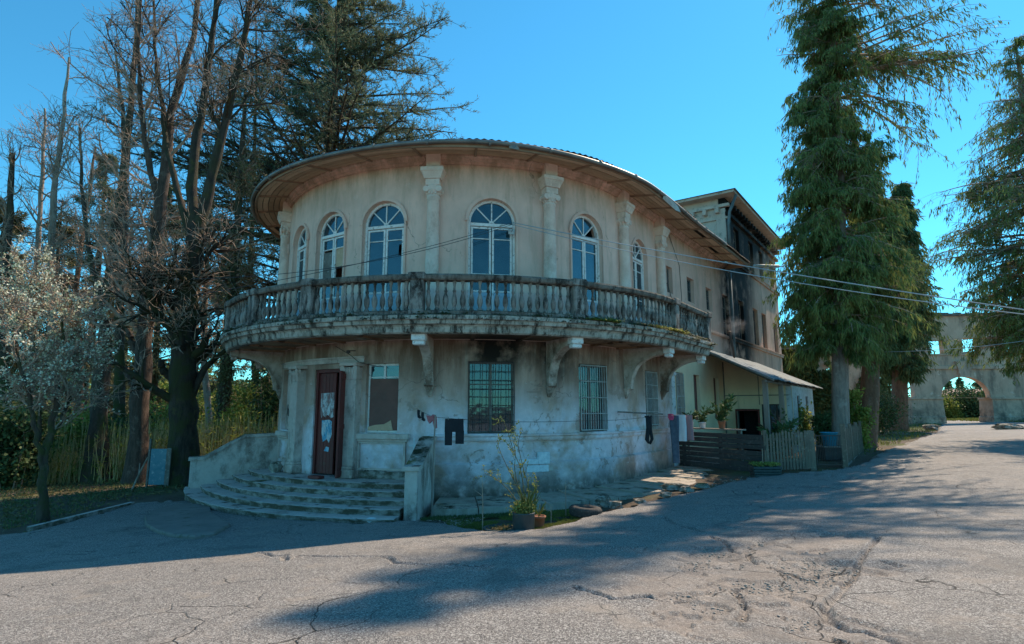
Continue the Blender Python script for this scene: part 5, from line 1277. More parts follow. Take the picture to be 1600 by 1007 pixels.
# blossoming small tree
bt = G(70, 812)
st = [[(bt.x,bt.y,bt.z,.11)]+tp(13.4, [(66,760,.085),(72,700,.075),(86,640,.06),(92,580,.045),(98,510,.03),(102,450,.015)]),
      tp(13.4, [(68,745,.06),(58,680,.05),(40,600,.04),(26,540,.03),(12,480,.015)], -1), tp(13.4, [(72,700,.05),(100,650,.045),(118,590,.03),(132,520,.015)], 1.2), tp(13.4, [(60,690,.04),(62,600,.035),(52,500,.02),(50,420,.012)], .8)]
rt, c2, c3 = bare_tree('blossom_tree', 'small tree covered in white blossom at the far left, in front of the grove', 51, st, None, M['bark_dark'], n1=16, l1=1.0, n2=8, n3=8, t0=.34, ang=.9, up=.35, l_top=.6)
rg = np.random.default_rng(9); n = 2100; idx = rg.integers(0, len(c3), n); cc = c3[idx, rg.integers(0, 3, n)]; cc = (np.repeat(cc, 7, 0)+rg.normal(size=(n*7,3))*.038); n *= 7; hz = cc[:,2]; kp = rg.random(n) < np.clip((hz-2.2)/1.6, .12, 1); cc = cc[kp]
lf = Acc(); lf.add(*cards(rg, cc, rg.normal(size=(len(cc),3)), .055, .045)); lf.build('blossom', M['blossom'], rt, kind='stuff')

def bush(name, label, seed, c, rad, n, leaf, ls=.12, lw=.07, group=None, stems=14, barkm='twig', cat='bush', hmin=.05):
    rg = np.random.default_rng(seed); root = thing(name, (c[0], c[1], gz(c[0], c[1])), label, cat, group); g0 = gz(c[0], c[1])
    a_ = rg.random(stems)*2*PI; tip = np.stack([c[0]+np.cos(a_)*rad[0]*.8*rg.random(stems), c[1]+np.sin(a_)*rad[1]*.8*rg.random(stems), g0+rad[2]*(.9+.9*rg.random(stems))], -1)
    base = np.stack([c[0]+np.cos(a_)*rad[0]*.15, c[1]+np.sin(a_)*rad[1]*.15, np.full(stems, g0-.1)], -1); w = np.linspace(0,1,6)[None,:,None]; P = base[:,None]*(1-w)+tip[:,None]*w; P += rg.normal(size=P.shape)*.06*w
    R = np.full((stems,6), 1.0)*np.linspace(.03,.01,6)*max(1, rad[2]*.6)
    C2, r2, i2, t2 = spawn(rg, P, R, 12, .15, 1., lambda i, t: rad[0]*.5*np.ones(len(t)), .9, K=4, up=.1, jit=.6, rad=.5)
    br = Acc(); br.add(*tubes(P, R, 4)); br.add(*tubes(C2, r2, 3)); br.build('stems', M[barkm], root)
    ii = rg.integers(0, len(C2), n); cc, d = along(C2[ii], rg.random(n)); cc = cc+rg.normal(size=(n,3))*rad[0]*.11; cc[:,2] = np.maximum(cc[:,2], g0+hmin)
    lf = Acc(); lf.add(*cards(rg, cc, rg.normal(size=(n,3))+np.array([0,0,.2]), ls*(.7+.6*rg.random(n)), lw)); lf.build('foliage', M[leaf], root, kind='stuff'); return root
BU = [(410,665,31,(2.4,1.8,2.2),9000,'leaf_bush','sunlit yellow-green shrub behind the left stair wall'),(372,690,27,(1.3,1.2,1.5),4500,'leaf_bush','low bright shrub between the ivy-flecked trunk and the stair wall'),
      (255,680,30,(2.4,1.8,1.8),7000,'leaf_bush','sunlit bush behind the blue panel'),(20,730,21,(2.0,1.6,1.7),8000,'leaf_dark','dark green bush at the left edge below the blossom'),(110,720,26,(2.2,1.6,1.5),6000,'leaf_bush','bright undergrowth bush behind the blossom tree trunk'),
      (185,700,27,(1.9,1.5,1.4),5000,'leaf_dark','dark bush between the two brown trunks'),(433,640,26,(1.5,1.4,2.6),6000,'leaf_dark','tall dark evergreen bush hard against the mansion left side'),(320,660,38,(3,2,2.4),7000,'leaf_bush','pale green shrub far behind the black trunk')]
for k, (u, v, d, rad, n, lf_, lab) in enumerate(BU):
    p = PT(u, v, d); bush('shrub', lab, 80+k, (p.x, p.y), rad, n, lf_, .17, .11)
# canes and dry reeds along the fence line at the left
rg = np.random.default_rng(15); n = 2600; uu = rg.uniform(-20, 440, n); dd = rg.uniform(22.5, 28, n); P0 = np.array([tuple(PT(u, 640, d)) for u, d in zip(uu, dd)]); gg = ground_np(P0[:,0], P0[:,1]); hgt = rg.uniform(.7, 2.6, n)
w = np.linspace(0,1,4)[None,:,None]; base = np.stack([P0[:,0],P0[:,1],gg-.1], -1); tip = base+np.stack([rg.normal(size=n)*.16, rg.normal(size=n)*.1, hgt], -1); P = base[:,None]*(1-w)+tip[:,None]*w
rd = Acc(); rd.add(*tubes(P, np.full((n,4),1.)*np.linspace(.018,.007,4), 3)); me = np_mesh('reeds', np.concatenate(rd.V), quads=np.concatenate(rd.Q)); o = link('dry_canes', me, M['reed']); tag(o, 'dry upright canes and reeds growing along the back of the left verge', 'reeds', kind='stuff')
ii = rg.integers(0, n, 16000); tt = rg.random(16000); cc = base[ii]*(1-tt[:,None])+tip[ii]*tt[:,None]+rg.normal(size=(16000,3))*.08; lf = Acc(); lf.add(*cards(rg, cc, rg.normal(size=(16000,3))*.5+np.array([0,0,.5]), .28, .035)); me = np_mesh('undergrowth', np.concatenate(lf.V), quads=np.concatenate(lf.Q)); o = link('undergrowth', me, M['leaf_bush']); tag(o, 'tangled leafy undergrowth among the canes', 'undergrowth', kind='stuff')
# far woods as one mass
def woods(name, seed, pts, hr, leaf, n, ls):
    rg = np.random.default_rng(seed); pts = np.array(pts, float); m = len(pts); c = pts[rg.integers(0, m, n)]; t = rg.random(n)**.7
    gz_ = ground_np(c[:,0], c[:,1]); H = hr[0]+(hr[1]-hr[0])*noise2(c[:,0]*.13, c[:,1]*.13, seed); r = H*.33*np.sqrt(1-t**2+.02)
    a_ = rg.random(n)*2*PI; q = np.sqrt(rg.random(n)); cc = np.stack([c[:,0]+np.cos(a_)*r*q, c[:,1]+np.sin(a_)*r*q, gz_+H*t], -1)
    lf = Acc(); lf.add(*cards(rg, cc, rg.normal(size=(n,3)), ls*(.6+.8*rg.random(n)), ls*.6)); me = np_mesh(name, np.concatenate(lf.V), quads=np.concatenate(lf.Q)); return link(name, me, M[leaf])
rg = np.random.default_rng(3); pts = [tuple(PT(u, 640, d)[:2]) for u, d in zip(rg.uniform(-200, 470, 130), rg.uniform(60, 100, 130))]
tag(woods('far_woodland', 4, pts, (5.5, 13), 'leaf_bush', 60000, .55), 'hazy green woodland filling the distance behind the left grove', 'woodland', kind='stuff')
pts = [tuple(PT(u, 640, d)[:2]) for u, d in zip(rg.uniform(-260, 440, 60), rg.uniform(42, 60, 60))]
tag(woods('middle_woodland', 5, pts, (3.5, 7.5), 'leaf_brown', 42000, .36), 'brownish scrub wood between the grove and the far woodland', 'woodland', kind='stuff')
pts = [tuple(PT(u, 640, d)[:2]) for u, d in zip(rg.uniform(1180, 1400, 40), rg.uniform(70, 90, 40))]
tag(woods('woodland_behind_wall', 6, pts, (5, 9), 'leaf_dark', 26000, .5), 'dark wood seen behind the drooping conifers on the right', 'woodland', kind='stuff')
# leaf litter and grass at the left bank
def blades(name, poly, n, mat, L=(.05,.12), Wd=.012, label=None, cat=None, lie=0.15, seed=1):
    rg = np.random.default_rng(seed); poly = np.array(poly); x0, y0 = poly.min(0); x1, y1 = poly.max(0); x = rg.uniform(x0, x1, n*3); y = rg.uniform(y0, y1, n*3); m = sdist(x, y, poly) > 0
    m &= fbm(x*1.3, y*1.3, seed) > .40; x, y = x[m][:n], y[m][:n]; z = ground_np(x, y); k = len(x); c = np.stack([x, y, z-.01], -1)
    D = rg.normal(size=(k,3))*.45; D[:,2] = abs(D[:,2])*(0.2 if lie > .5 else 1)+(.02 if lie > .5 else .7); lf = Acc(); lf.add(*cards(rg, c, D, rg.uniform(L[0], L[1], k), Wd)); me = np_mesh(name, np.concatenate(lf.V), quads=np.concatenate(lf.Q)); o = link(name, me, M[mat]); return tag(o, label, cat, kind='stuff')
gp = lambda L_: [tuple(G(u, v)[:2]) for u, v in L_]
blades('grass', gp([(1352,712),(1378,703),(1418,690),(1462,674),(1470,664),(1440,658),(1400,655),(1365,665),(1345,690)]), 34000, 'grass', (.08,.2), .03, 'sunlit yellow-green grass verge left of the archway', 'grass', seed=2)
blades('grass', [(50,58),(60,50),(66,60),(60,75),(51,75)], 9000, 'grass', (.15,.3), .06, 'grass beyond the right pier of the archway', 'grass', seed=3)
blades('leaf_litter', gp([(0,830),(120,800),(230,775),(330,760),(330,740),(200,745),(0,750)]), 9000, 'leaf_brown', (.05,.12), .05, 'fallen leaves on the shaded bank under the leafless trees', 'leaf litter', lie=1, seed=4)
blades('grass', gp([(0,832),(100,808),(230,770),(330,755),(330,735),(200,740),(0,750)]), 9000, 'leaf_dark', (.06,.16), .014, 'sparse dark grass on the shaded bank at the left', 'grass', seed=5)
blades('moss_patch', gp([(700,824),(760,829),(850,828),(912,810),(905,795),(820,800),(740,806),(690,812)]), 16000, 'grass', (.015,.04), .012, 'yellow-green moss and weeds around the plant pots', 'moss', seed=6)
blades('weeds', [tuple(W(A(-6), 0, 1.5)[:2]), tuple(W(A(3), 0, 1.45)[:2]), tuple(W(A(14), 0, 1.5)[:2]), tuple(W(A(14), 0, 1.9)[:2]), tuple(W(A(3), 0, 1.9)[:2]), tuple(W(A(-6), 0, 2.2)[:2])], 3000, 'leaf_dark', (.03,.09), .012, 'dark weeds along the broken pavement edge', 'weeds', seed=7)
# ------------------------------------------------------------ fences and gate
def lerp(a, c, t): return a+(c-a)*t
fa = W(AJ+4.2, 0, .10); fb = PT(1199, 738, 18.0); fb.z = gz(fb.x, fb.y)
def fence_frame(p0, p1):
    d = Vector((p1.x-p0.x, p1.y-p0.y, 0)); L = d.length; d.normalize(); n = Vector((d.y, -d.x, 0))
    return Matrix(((d.x, n.x, 0, p0.x), (d.y, n.y, 0, p0.y), (0, 0, 1, 0), (0, 0, 0, 1))), L
M['board'] = simple('dark_weathered_boards', (.085,.075,.072), (.05,.045,.045), 3, .9, .5, 22, .01, c3=(.14,.125,.115), stretch=(.6,.6,3))
M['picket'] = simple('brown_grey_pickets', (.25,.18,.135), (.15,.11,.085), 4, .9, .5, 24, .01, c3=(.34,.26,.2), stretch=(2,2,.4))
bf = thing('board_fence', (fa.x, fa.y, gz(fa.x, fa.y)), 'low fence of wide dark horizontal boards in front of the porch', 'fence')
F, L = fence_frame(fa, fb)
z0a, z0b = .42, .50; nb = 7; zt = 1.66
for k in range(nb):
    za = .48+(zt-.48)*k/nb; hb = (zt-.48)/nb-.014-random.uniform(0,.02); sk = random.uniform(-.02,.02); b = MB()
    x0 = -.0+random.uniform(-.05,.02); x1 = L+random.uniform(-.1,.05)
    b.add([(x0,.0,za),(x1,.0,za+sk),(x1,.03,za+sk),(x0,.03,za),(x0,.0,za+hb),(x1,.0,za+hb+sk),(x1,.03,za+hb+sk),(x0,.03,za+hb)], [(0,3,2,1),(4,5,6,7),(0,1,5,4),(1,2,6,5),(2,3,7,6),(3,0,4,7)], F)
    b.build('board', M['board'], bf)
for x in (.15, L*.5, L-.08):
    b = MB(); b.cbox(x-.05, x+.05, -.11, -.01, .2, 1.62, .008, F); b.build('post', M['board'], bf)
pc = PT(1275, 733, 17.8); pc.z = gz(pc.x, pc.y)
pf = thing('picket_fence', (fb.x, fb.y, fb.z), 'short brown picket fence between the board fence and the metal gate', 'fence')
F, L = fence_frame(fb, pc); n = 14
for k in range(n):
    x = .05+(L-.2)*k/(n-1); zb = lerp(fb.z, pc.z, x/L)+.02; b = MB(); w = .062 if k < n-3 else .085; h = 1.14+random.uniform(-.05,.04); r = random.uniform(-.012,.012)
    b.add([(x-w/2,0,zb),(x+w/2,0,zb),(x+w/2+r,0,zb+h-.03),(x+r,0,zb+h),(x-w/2+r,0,zb+h-.03),(x-w/2,.02,zb),(x+w/2,.02,zb),(x+w/2+r,.02,zb+h-.03),(x+r,.02,zb+h),(x-w/2+r,.02,zb+h-.03)],
      [(0,4,3,2,1),(5,6,7,8,9),(0,1,6,5),(1,2,7,6),(2,3,8,7),(3,4,9,8),(4,0,5,9)], F); b.build('picket', M['picket'], pf)
for zz in (.28,.92): b = MB(); b.box(0, L-.05, -.04, -.002, fb.z+zz, fb.z+zz+.07, F); b.build('rail', M['picket'], pf)
for x, w in ((.0,.05),(L-.06,.085)): b = MB(); b.cbox(x-w, x+w, -.12, -.0, fb.z-.1, fb.z+1.22, .01, F); b.build('post', M['picket'], pf)
pg = PT(1322, 733, 17.8); pg.z = gz(pg.x, pg.y)
gate = thing('metal_gate', (pc.x, pc.y, pc.z), 'low grey metal gate of thin upright bars beside the picket fence', 'gate')
F, L = fence_frame(pc, pg); b = MB()
for z in (.12, .98): b.tube([(.06,0,pc.z+z),(L-.06,0,pc.z+z)], .016, 6, F)
b.tube([(.06,0,pc.z+.1),(.06,0,pc.z+1.02)], .018, 6, F); b.tube([(L-.06,0,pc.z+.1),(L-.06,0,pc.z+1.0)], .018, 6, F); b.build('frame', M['iron'], gate)
for k in range(14):
    x = .12+(L-.24)*k/13; b = MB(); b.tube([(x,0,pc.z+.12),(x,0,pc.z+(.98 if k % 2 else .86))], .008, 5, F); b.build('bar', M['iron'], gate)
# side fence running back from the gate post
ph = PT(1347, 706, 24.0); ph.z = gz(ph.x, ph.y)
sf = thing('wire_side_fence', (pg.x, pg.y, pg.z), 'brown slatted side fence with wire running back from the gate post', 'fence')
F, L = fence_frame(pg, ph); b = MB(); b.cbox(-.07,.07,-.07,.07,pg.z-.1,pg.z+1.30,.01,F); b.build('post', M['picket'], sf)
for k in range(1,4): x = L*k/3; b = MB(); b.cbox(x-.05,x+.05,-.05,.05,pg.z-.1,pg.z+1.25,.01,F); b.build('post', M['picket'], sf)
for k in range(34):
    x = .12+(L-.2)*k/33; b = MB(); b.box(x-.022,x+.022,.0,.012,pg.z+.05,pg.z+1.12+random.uniform(-.06,.08),F); b.build('slat', M['picket'], sf)
b = MB(); b.box(.0,L,-.05,-.0,pg.z-.2,pg.z+.16,F); b.build('foot_board', M['post'], sf)
b = MB()
for z in (.4,.7,1.0,1.15): b.tube([(0,-.02,pg.z+z),(L/2,-.02,pg.z+z-.02),(L,-.02,pg.z+z)], .006, 4, F)
b.build('wire', M['iron'], sf)

# ------------------------------------------------------------ archway ruin
def ruin():
    t = NT('ruined_arch_stucco'); c = t.mix(t.mr(t.noise(.5, 6, .65), .35, .65), (.66,.455,.33), (.50,.335,.24)); c = t.mix(t.mr(t.noise((1,1,.25), 7, .7), .5, .65, 0, .9), c, (.22,.165,.125)); c = t.mix(t.mr(t.noise(1.4, 7, .7), .6, .66, 0, .8), c, (.74,.60,.48))
    d = t.mr(t.z(), 3.5, 1.2, 0, 1); c = t.mix(t.math('MULTIPLY', d, t.mr(t.noise(1.2, 6, .7), .4, .6)), c, (.12,.10,.08)); t.col(c).rough(.95).bump(t.noise(4, 7, .7), .6, .06); return t.m
M['ruin'] = ruin()
AD = 60.0; g0 = 1.05; ang = R_(-4); ax = Vector((math.cos(ang), math.sin(ang), 0))
def AM(x, z, o=0): p = Vector((46.7, AD, 0))+ax*(x-46.7)+Vector((ax.y, -ax.x, 0))*o; return Vector((p.x, p.y, z))
arch = thing('ruined_gatehouse', (46.9, AD, g0), 'roofless stucco gatehouse ruin with a wide round archway and two empty windows', 'gatehouse')
hole = [(44.5,.2),(49.35,.2)]+[(46.925+2.425*math.cos(PI*i/18), 3.55+2.15*math.sin(PI*i/18)) for i in range(19)]
up_ = lambda lst: [(x, z) for x, z in lst]
mb, _ = wall_mesh(AM, 41.9, 56.5, 3.60, 12.2, [[(44.5,3.61)]+[(49.35,3.61)]+[(46.925+2.425*math.cos(PI*i/18), 3.62+2.15*math.sin(PI*i/18)) for i in range(1,18)], [(43.7,8.15),(45.25,8.15),(45.25,9.55),(43.7,9.55)], [(47.15,8.35),(48.75,8.35),(48.75,9.75),(47.15,9.75)], [(51.2,8.35),(52.8,8.35),(52.8,9.75),(51.2,9.75)]], thick=.75, step=.8)
mb.build('wall', M['ruin'], arch)
for x0, x1, nm in ((41.4,44.5,'pier'),(49.35,53.4,'pier')):
    b = MB(); v = []
    for z, e in ((.2,.25),(1.6,.22),(1.7,.12),(3.42,.0),(3.45,.16),(3.62,.16)):
        for x, o in ((x0-e, .15+e),(x1+(e if x1 > 50 else 0)*.4, .15+e),(x1+(e if x1 > 50 else 0)*.4,-1.75),(x0-e,-1.75)): v.append(tuple(AM(x, z, o)))
    f = [(3,2,1,0),(20,21,22,23)]
    for k in range(5):
        for i in range(4): j = (i+1) % 4; f.append((k*4+i,k*4+j,k*4+4+j,k*4+4+i))
    b.add(v, f); b.build('pier', M['ruin'], arch)
def abox(b, x0, x1, z0, z1, o0, o1):
    v = [tuple(AM(x, z, o)) for z in (z0, z1) for x, o in ((x0,o1),(x1,o1),(x1,o0),(x0,o0))]; b.add(v, [(0,3,2,1),(4,5,6,7),(0,1,5,4),(1,2,6,5),(2,3,7,6),(3,0,4,7)])
b = MB(); abox(b, 41.8, 46.2, 6.55, 6.85, -.1, .22); abox(b, 47.65, 56.6, 6.55, 6.85, -.1, .22); abox(b, 43.3, 49.3, 8.0, 8.13, -.05, .12); b.build('string_course', M['ruin'], arch)
b = MB(); v = [tuple(AM(x, z, o)) for o in (-.1,.34) for x, z in ((46.4,5.72),(47.4,5.72),(47.7,7.35),(46.1,7.35))]; b.add(v, [(3,2,1,0),(4,5,6,7),(0,1,5,4),(1,2,6,5),(2,3,7,6),(3,0,4,7)]); b.build('keystone', M['ruin'], arch)
b = MB(); abox(b, 41.7, 56.7, 12.15, 12.3, -.85, .35); v = []; 
for i in range(24): x = 41.7+i*.62; abox(b, x, x+.55, 12.3, 12.36+random.uniform(0,.16), -.7, .25)
b.build('broken_cornice', M['bark_red'] if False else M['tin'], arch)
# low house and hedge beyond the arch
fh = thing('far_house', (82, 104, 1.0), 'low house with a shallow red-brown roof seen through the archway', 'house')
b = MB(); b.box(73.5, 92, 100, 110, .5, 4.0); b.build('wall', M['gable'], fh)
b = MB(); b.add([(72,99,4.0),(93,99,4.0),(93,111,4.0),(72,111,4.0),(79,105,6.0),(86,105,6.0)], [(0,1,5,4),(1,2,5),(2,3,4,5),(3,0,4),(0,3,2,1)]); M['redroof'] = simple('faded_red_roof', (.40,.24,.19), (.30,.18,.14), 1, .8, .3, 8); b.build('roof', M['redroof'], fh)
bush('hedge', 'thick green hedge across the lane beyond the archway', 120, (64.5, 82), (5.2,1.8,1.25), 24000, 'leaf_dark', .28, .20, cat='hedge', stems=40)
bush('hedge', 'sunlit yellowish shrub at the left foot of the hedge beyond the archway', 121, (59.6, 80.5), (2.6,1.5,1.3), 9000, 'leaf_bush', .28, .20, cat='hedge', stems=20)
for k, (x, y) in enumerate(((90.5,120),(96,124),(95,118))):
    rt = conifer('far_conifer', ['small dark conifer left behind the low house roof','small dark conifer in the middle behind the low house roof','small dark conifer right behind the low house roof'][k], 130+k, Vector((x,y,1)), 8.2, .2, bump_prof([(0,1),(.3,1.2),(1,.1)]), nb=60, h0=.2, nl=6, nc=6, ll=.6, lw=.3, leaf='leaf_dark')
# ivy-grown wall and lattice window behind the big conifer
iw = thing('ivy_covered_wall', (19.5, 45, .9), 'old wall overgrown with ivy behind the tallest drooping conifer', 'wall')
mb, _ = wall_mesh(lambda a, z, o: Vector((a, 45-o, z)), 18.5, 27.4, .2, 7.0, [[(21.3,4.3),(22.3,4.3),(22.3,5.6),(21.3,5.6)],[(24.5,4.3),(25.5,4.3),(25.5,5.6),(24.5,5.6)]], thick=.5, step=1.5); mb.build('wall', M['ruin'], iw)
b = MB(); b.box(18.3,27.6,44.3,45.7,7.0,7.12); b.build('roof_edge', M['tin'], iw)
rg = np.random.default_rng(33); n = 17000; x = rg.uniform(18.5,27.4,n); z = rg.uniform(.8,7.3,n); kp = fbm(x*.5, z*.5, 8) > .36; x, z = x[kp], z[kp]; n = len(x); cc = np.stack([x, 44.95-rg.random(n)*.25, z], -1); lf = Acc(); lf.add(*cards(rg, cc, rg.normal(size=(n,3))*.7+np.array([0,-.2,-.5]), .32, .26)); lf.build('ivy', M['leaf_dark'], iw, kind='stuff')
b = MB()
for k in range(6): b.tube([(19.6+.22*k,44.6,6.9),(19.6+.22*k,44.6,8.2)], .03, 4)
for k in range(5): b.tube([(19.5,44.6,7.0+.28*k),(20.9,44.6,7.0+.28*k)], .03, 4)
b.build('lattice_screen', M['oldwood'], iw)
for k, (u, d, rad, lab) in enumerate(((1292,24.5,(.7,.6,.8),'dense ivy shrub behind the metal gate'),(1245,26,(1.0,.9,1.1),'green shrub between the annex and the drooping conifer'),(1375,38,(2.0,1.5,1.6),'bush behind the drooping conifers near the grass'),(1338,24.6,(.7,.6,1.4),'leafy shrub growing at the foot of the tallest drooping conifer'))):
    p = PT(u, 660, d); bush('shrub', lab, 140+k, (p.x, p.y), rad, 5000, ['leaf_dark','leaf_bush'][k % 2], .13, .09)

# ------------------------------------------------------------ porch clutter and laundry
def pot(b, M4, r=.12, h=.2): b.lathe([(r*.7,0),(r*.72,.01),(r*.95,h*.8),(r*1.05,h*.82),(r*1.05,h),(r*.9,h),(r*.85,h*.9),(.01,h*.88)], 12, M4)
def plant(name, label, p, r, h, nleaf, potm, leaf='leaf_dark', ph=.2, ls=.16, group=None):
    root = thing(name, tuple(p), label, 'potted plant', group); b = MB(); pot(b, Matrix.Translation(p), r, ph); b.build('pot', M[potm], root, True)
    rg = np.random.default_rng(int(abs(p[0]*100+p[1]*10))); n = 12; a_ = rg.random(n)*2*PI; base = np.tile(np.array([p[0],p[1],p[2]+ph*.9]), (n,1)); tip = base+np.stack([np.cos(a_)*h*.55, np.sin(a_)*h*.55, h*(.4+.7*rg.random(n))], -1); w = np.linspace(0,1,4)[None,:,None]; P = base[:,None]*(1-w)+tip[:,None]*w; P[:,1:3,2] += h*.12
    st_ = Acc(); st_.add(*tubes(P, np.full((n,4), .006), 3)); st_.build('stems', M['leaf_bush'], root); ii = rg.integers(0, n, nleaf); cc, d = along(P[ii], rg.random(nleaf)); lf = Acc(); lf.add(*cards(rg, cc, d+rg.normal(size=(nleaf,3))*.7, ls*(.6+.7*rg.random(nleaf)), ls*.4)); lf.build('leaves', M[leaf], root); return root
M['terra'] = simple('terracotta', (.36,.15,.08), (.28,.11,.06), 6, .8, .3, 30); M['whitepot'] = simple('white_plastic', (.7,.74,.76), (.6,.64,.66), 5, .4, 0); M['blackpot'] = simple('dark_plastic_pot', (.035,.05,.052), (.06,.075,.075), 6, .45, .2, 30); M['bluepot'] = simple('blue_plastic', (.03,.22,.34), (.05,.28,.4), 5, .4, 0)
sh = thing('porch_shelf', tuple(ST(4.9,1.6,1.6)), 'narrow wooden shelf behind the board fence holding potted plants', 'shelf'); F = fence_frame(lerp(fa,fb,.02), lerp(fa,fb,.72))[0]; Ls = fence_frame(lerp(fa,fb,.02), lerp(fa,fb,.72))[1]
b = MB(); b.cbox(0, Ls, -.42, -.14, 1.72, 1.76, .005, F); b.build('top', M['post'], sh); 
for x in (.1, Ls-.1): b = MB(); b.cbox(x-.03,x+.03,-.31,-.25,.45,1.72,.005,F); b.build('leg', M['post'], sh)
plant('potted_plant', 'leafy plant in a white pot on the porch shelf', F @ Vector((.75,-.28,1.765)), .12, .45, 110, 'whitepot')
plant('potted_plant', 'spreading fern in a terracotta pot on the porch shelf', F @ Vector((1.55,-.28,1.765)), .13, .75, 200, 'terra', ls=.22, ph=.26)
plant('potted_plant', 'small plant in a white pot at the left end of the porch shelf', F @ Vector((.25,-.28,1.765)), .09, .35, 70, 'whitepot')
plant('potted_plant', 'climbing green plant beside the right porch post', ST(9.2,2.75,.55), .15, 1.5, 380, 'terra', ph=.3)
plant('potted_plant', 'spiky green plant behind the picket fence by the left porch post', ST(6.3,2.9,.6), .15, 1.0, 200, 'terra', ls=.3, ph=.3)
b = MB(); tb = thing('blue_tub', tuple(PT(1296, 688, 20.5)), 'blue plastic tub standing behind the metal gate', 'tub'); p = PT(1296,688,20.5); p.z = gz(p.x,p.y); b.lathe([(.2,0),(.21,.01),(.27,.42),(.29,.43),(.29,.46),(.25,.46),(.2,.05),(.01,.05)], 16, Matrix.Translation((p.x,p.y,1.15))); b.build('tub', M['bluepot'], tb, True)
b = MB(); b.cbox(p.x-.35,p.x+.35,p.y-.3,p.y+.3,p.z-.02,1.15,.01); st_ = thing('stand_box', (p.x,p.y,p.z), 'grey wooden box under the blue tub', 'box'); b.build('box', M['board'], st_); b = MB(); b.cbox(p.x-.37,p.x+.37,p.y-.32,p.y+.32,1.10,1.145,.01); b.build('lid', M['post'], st_)
# washing line over the wall
wl = thing('washing_line', tuple(PT(705,745,12.9)), 'washing line strung from a thin wooden prop along the round wall', 'washing line')
pA = PT(647,640,14.3); pB = PT(680,655,13.2); pC = W(AJ+3.3, 1.66, 1.2); pB2 = PT(905,655,14.1); pD = PT(1012,653,16.3)
def sagline(p, q, sag, n=10): return [Vector(lerp(p, q, i/n))-Vector((0,0,4*sag*(i/n)*(1-i/n))) for i in range(n+1)]
l1 = W(A(-6.4), 2.42, .15); prop_top = PT(679,652,13.4); l3 = W(A(58*1), 2.15, .35)
b = MB(); b.tube(sagline(l1, prop_top, .02), .005, 4); b.tube(sagline(prop_top, PT(905,658,14.2), .06)+sagline(PT(905,658,14.2), PT(1013,652,16.3), .03)[1:]+sagline(PT(1013,652,16.3), PT(1060,648,19.0), .02)[1:], .005, 4); b.build('line', M['iron'], wl)
b = MB(); pg_ = Vector((prop_top.x-.02, prop_top.y+.02, gz(prop_top.x, prop_top.y)-.05)); b.tube([pg_, (prop_top.x-.015,prop_top.y,1.1), (prop_top.x+.02,prop_top.y,prop_top.z+.05)], [.028,.022,.018], 6); b.build('prop', M['post'], wl)
b = MB(); b.tube([W(A(48), 2.33, .12), W(A(58), 2.26, 1.0)], .025, 6); b.build('pole', M['oldwood'], wl)
def cloth(name, label, cat, F, outline, mat, th=.02, fold=.03, parts=None):
    root = thing(name, tuple(F.translation), label, cat); xs_ = [p[0] for p in outline]; b = MB()
    # outline given as (x, z) rows: left edge and right edge per height
    rows_f, rows_b = [], []
    for (z, x0, x1) in outline:
        n = 8; rf = []; rb = []
        for i in range(n+1):
            x = x0+(x1-x0)*i/n; y = fold*math.sin(x*28+z*3)*(.4+abs(z)); rf.append(tuple(F @ Vector((x, y+th/2, z)))); rb.append(tuple(F @ Vector((x, y-th/2, z))))
        rows_f.append(rf+rb[::-1])
    b.grid(rows_f, closed_u=True); b.build('fabric', M[mat], root, True); return root
def hangF(p, n): n = Vector((n.x, n.y, 0)).normalized(); t = Vector((-n.y, n.x, 0)); return Matrix(((t.x,n.x,0,p.x),(t.y,n.y,0,p.y),(0,0,1,p.z),(0,0,0,1)))
lpos = sagline(prop_top, PT(905,658,14.2), .06, 100)
p = lpos[13]; F = hangF(p, -Vector((p.x,p.y,0)))
root = cloth('black_shorts', 'black shorts hanging by the waist from the washing line beside the stair wall', 'shorts', F, [(0,-.21,.21),(-.08,-.215,.215),(-.30,-.22,.225)], 'blackcloth', .03, .015)
for x0, x1, e in ((-.215,-.04,-.60),(.03,.23,-.57)):
    b = MB(); rows = []
    for z, q in ((-.28,0),(-.45,.01),(e,.02)):
        ring_ = []
        for i in range(12): a_ = 2*PI*i/12; ring_.append(tuple(F @ Vector(((x0+x1)/2+(x1-x0)/2*(1-q*2)*math.cos(a_), .028*math.sin(a_), z))))
        rows.append(ring_)
    b.grid(rows, closed_u=True); b.build('leg', M['blackcloth'], root, True)
pl = sagline(l1, prop_top, .02, 100)
for f_, lab in ((.12,'black sock hanging nearest the wall on the short line'), (.36,'black sock hanging second on the short line')):
    p = pl[int(f_*100)]; F = hangF(p, Vector((-.5,-1,0))); r_ = thing('black_sock', tuple(p), lab, 'sock', 'black socks on the line'); b = MB(); b.prism([(-.035,0),(.035,0),(.03,-.12),(.08,-.19),(.05,-.22),(-.02,-.19),(-.035,-.1)], -.012, .012, F); b.build('fabric', M['blackcloth'], r_)
p = pl[92]; F = hangF(p, Vector((-.3,-1,0))); r_ = thing('red_cloth_strip', tuple(p), 'faded red knotted cloth tied at the top of the line prop', 'cloth'); b = MB()
b.prism([(-.16,.03),(-.05,.0),(.0,.05),(.08,.0),(.10,-.26),(.05,-.28),(.0,-.08),(-.08,-.16),(-.12,-.10)], -.03, .03, F); b.lathe([(.01,-.05),(.05,-.02),(.045,.03),(.01,.05)], 8, F @ Matrix.Translation((.02,-.0,.0))); b.build('fabric', M['redcloth'], r_)
p = PT(1013,652,16.3); F = hangF(p, Vector((-.6,-1,0))); r_ = thing('black_stockings', tuple(p), 'black stockings knotted over the line by the bracketed corner', 'stockings'); b = MB()
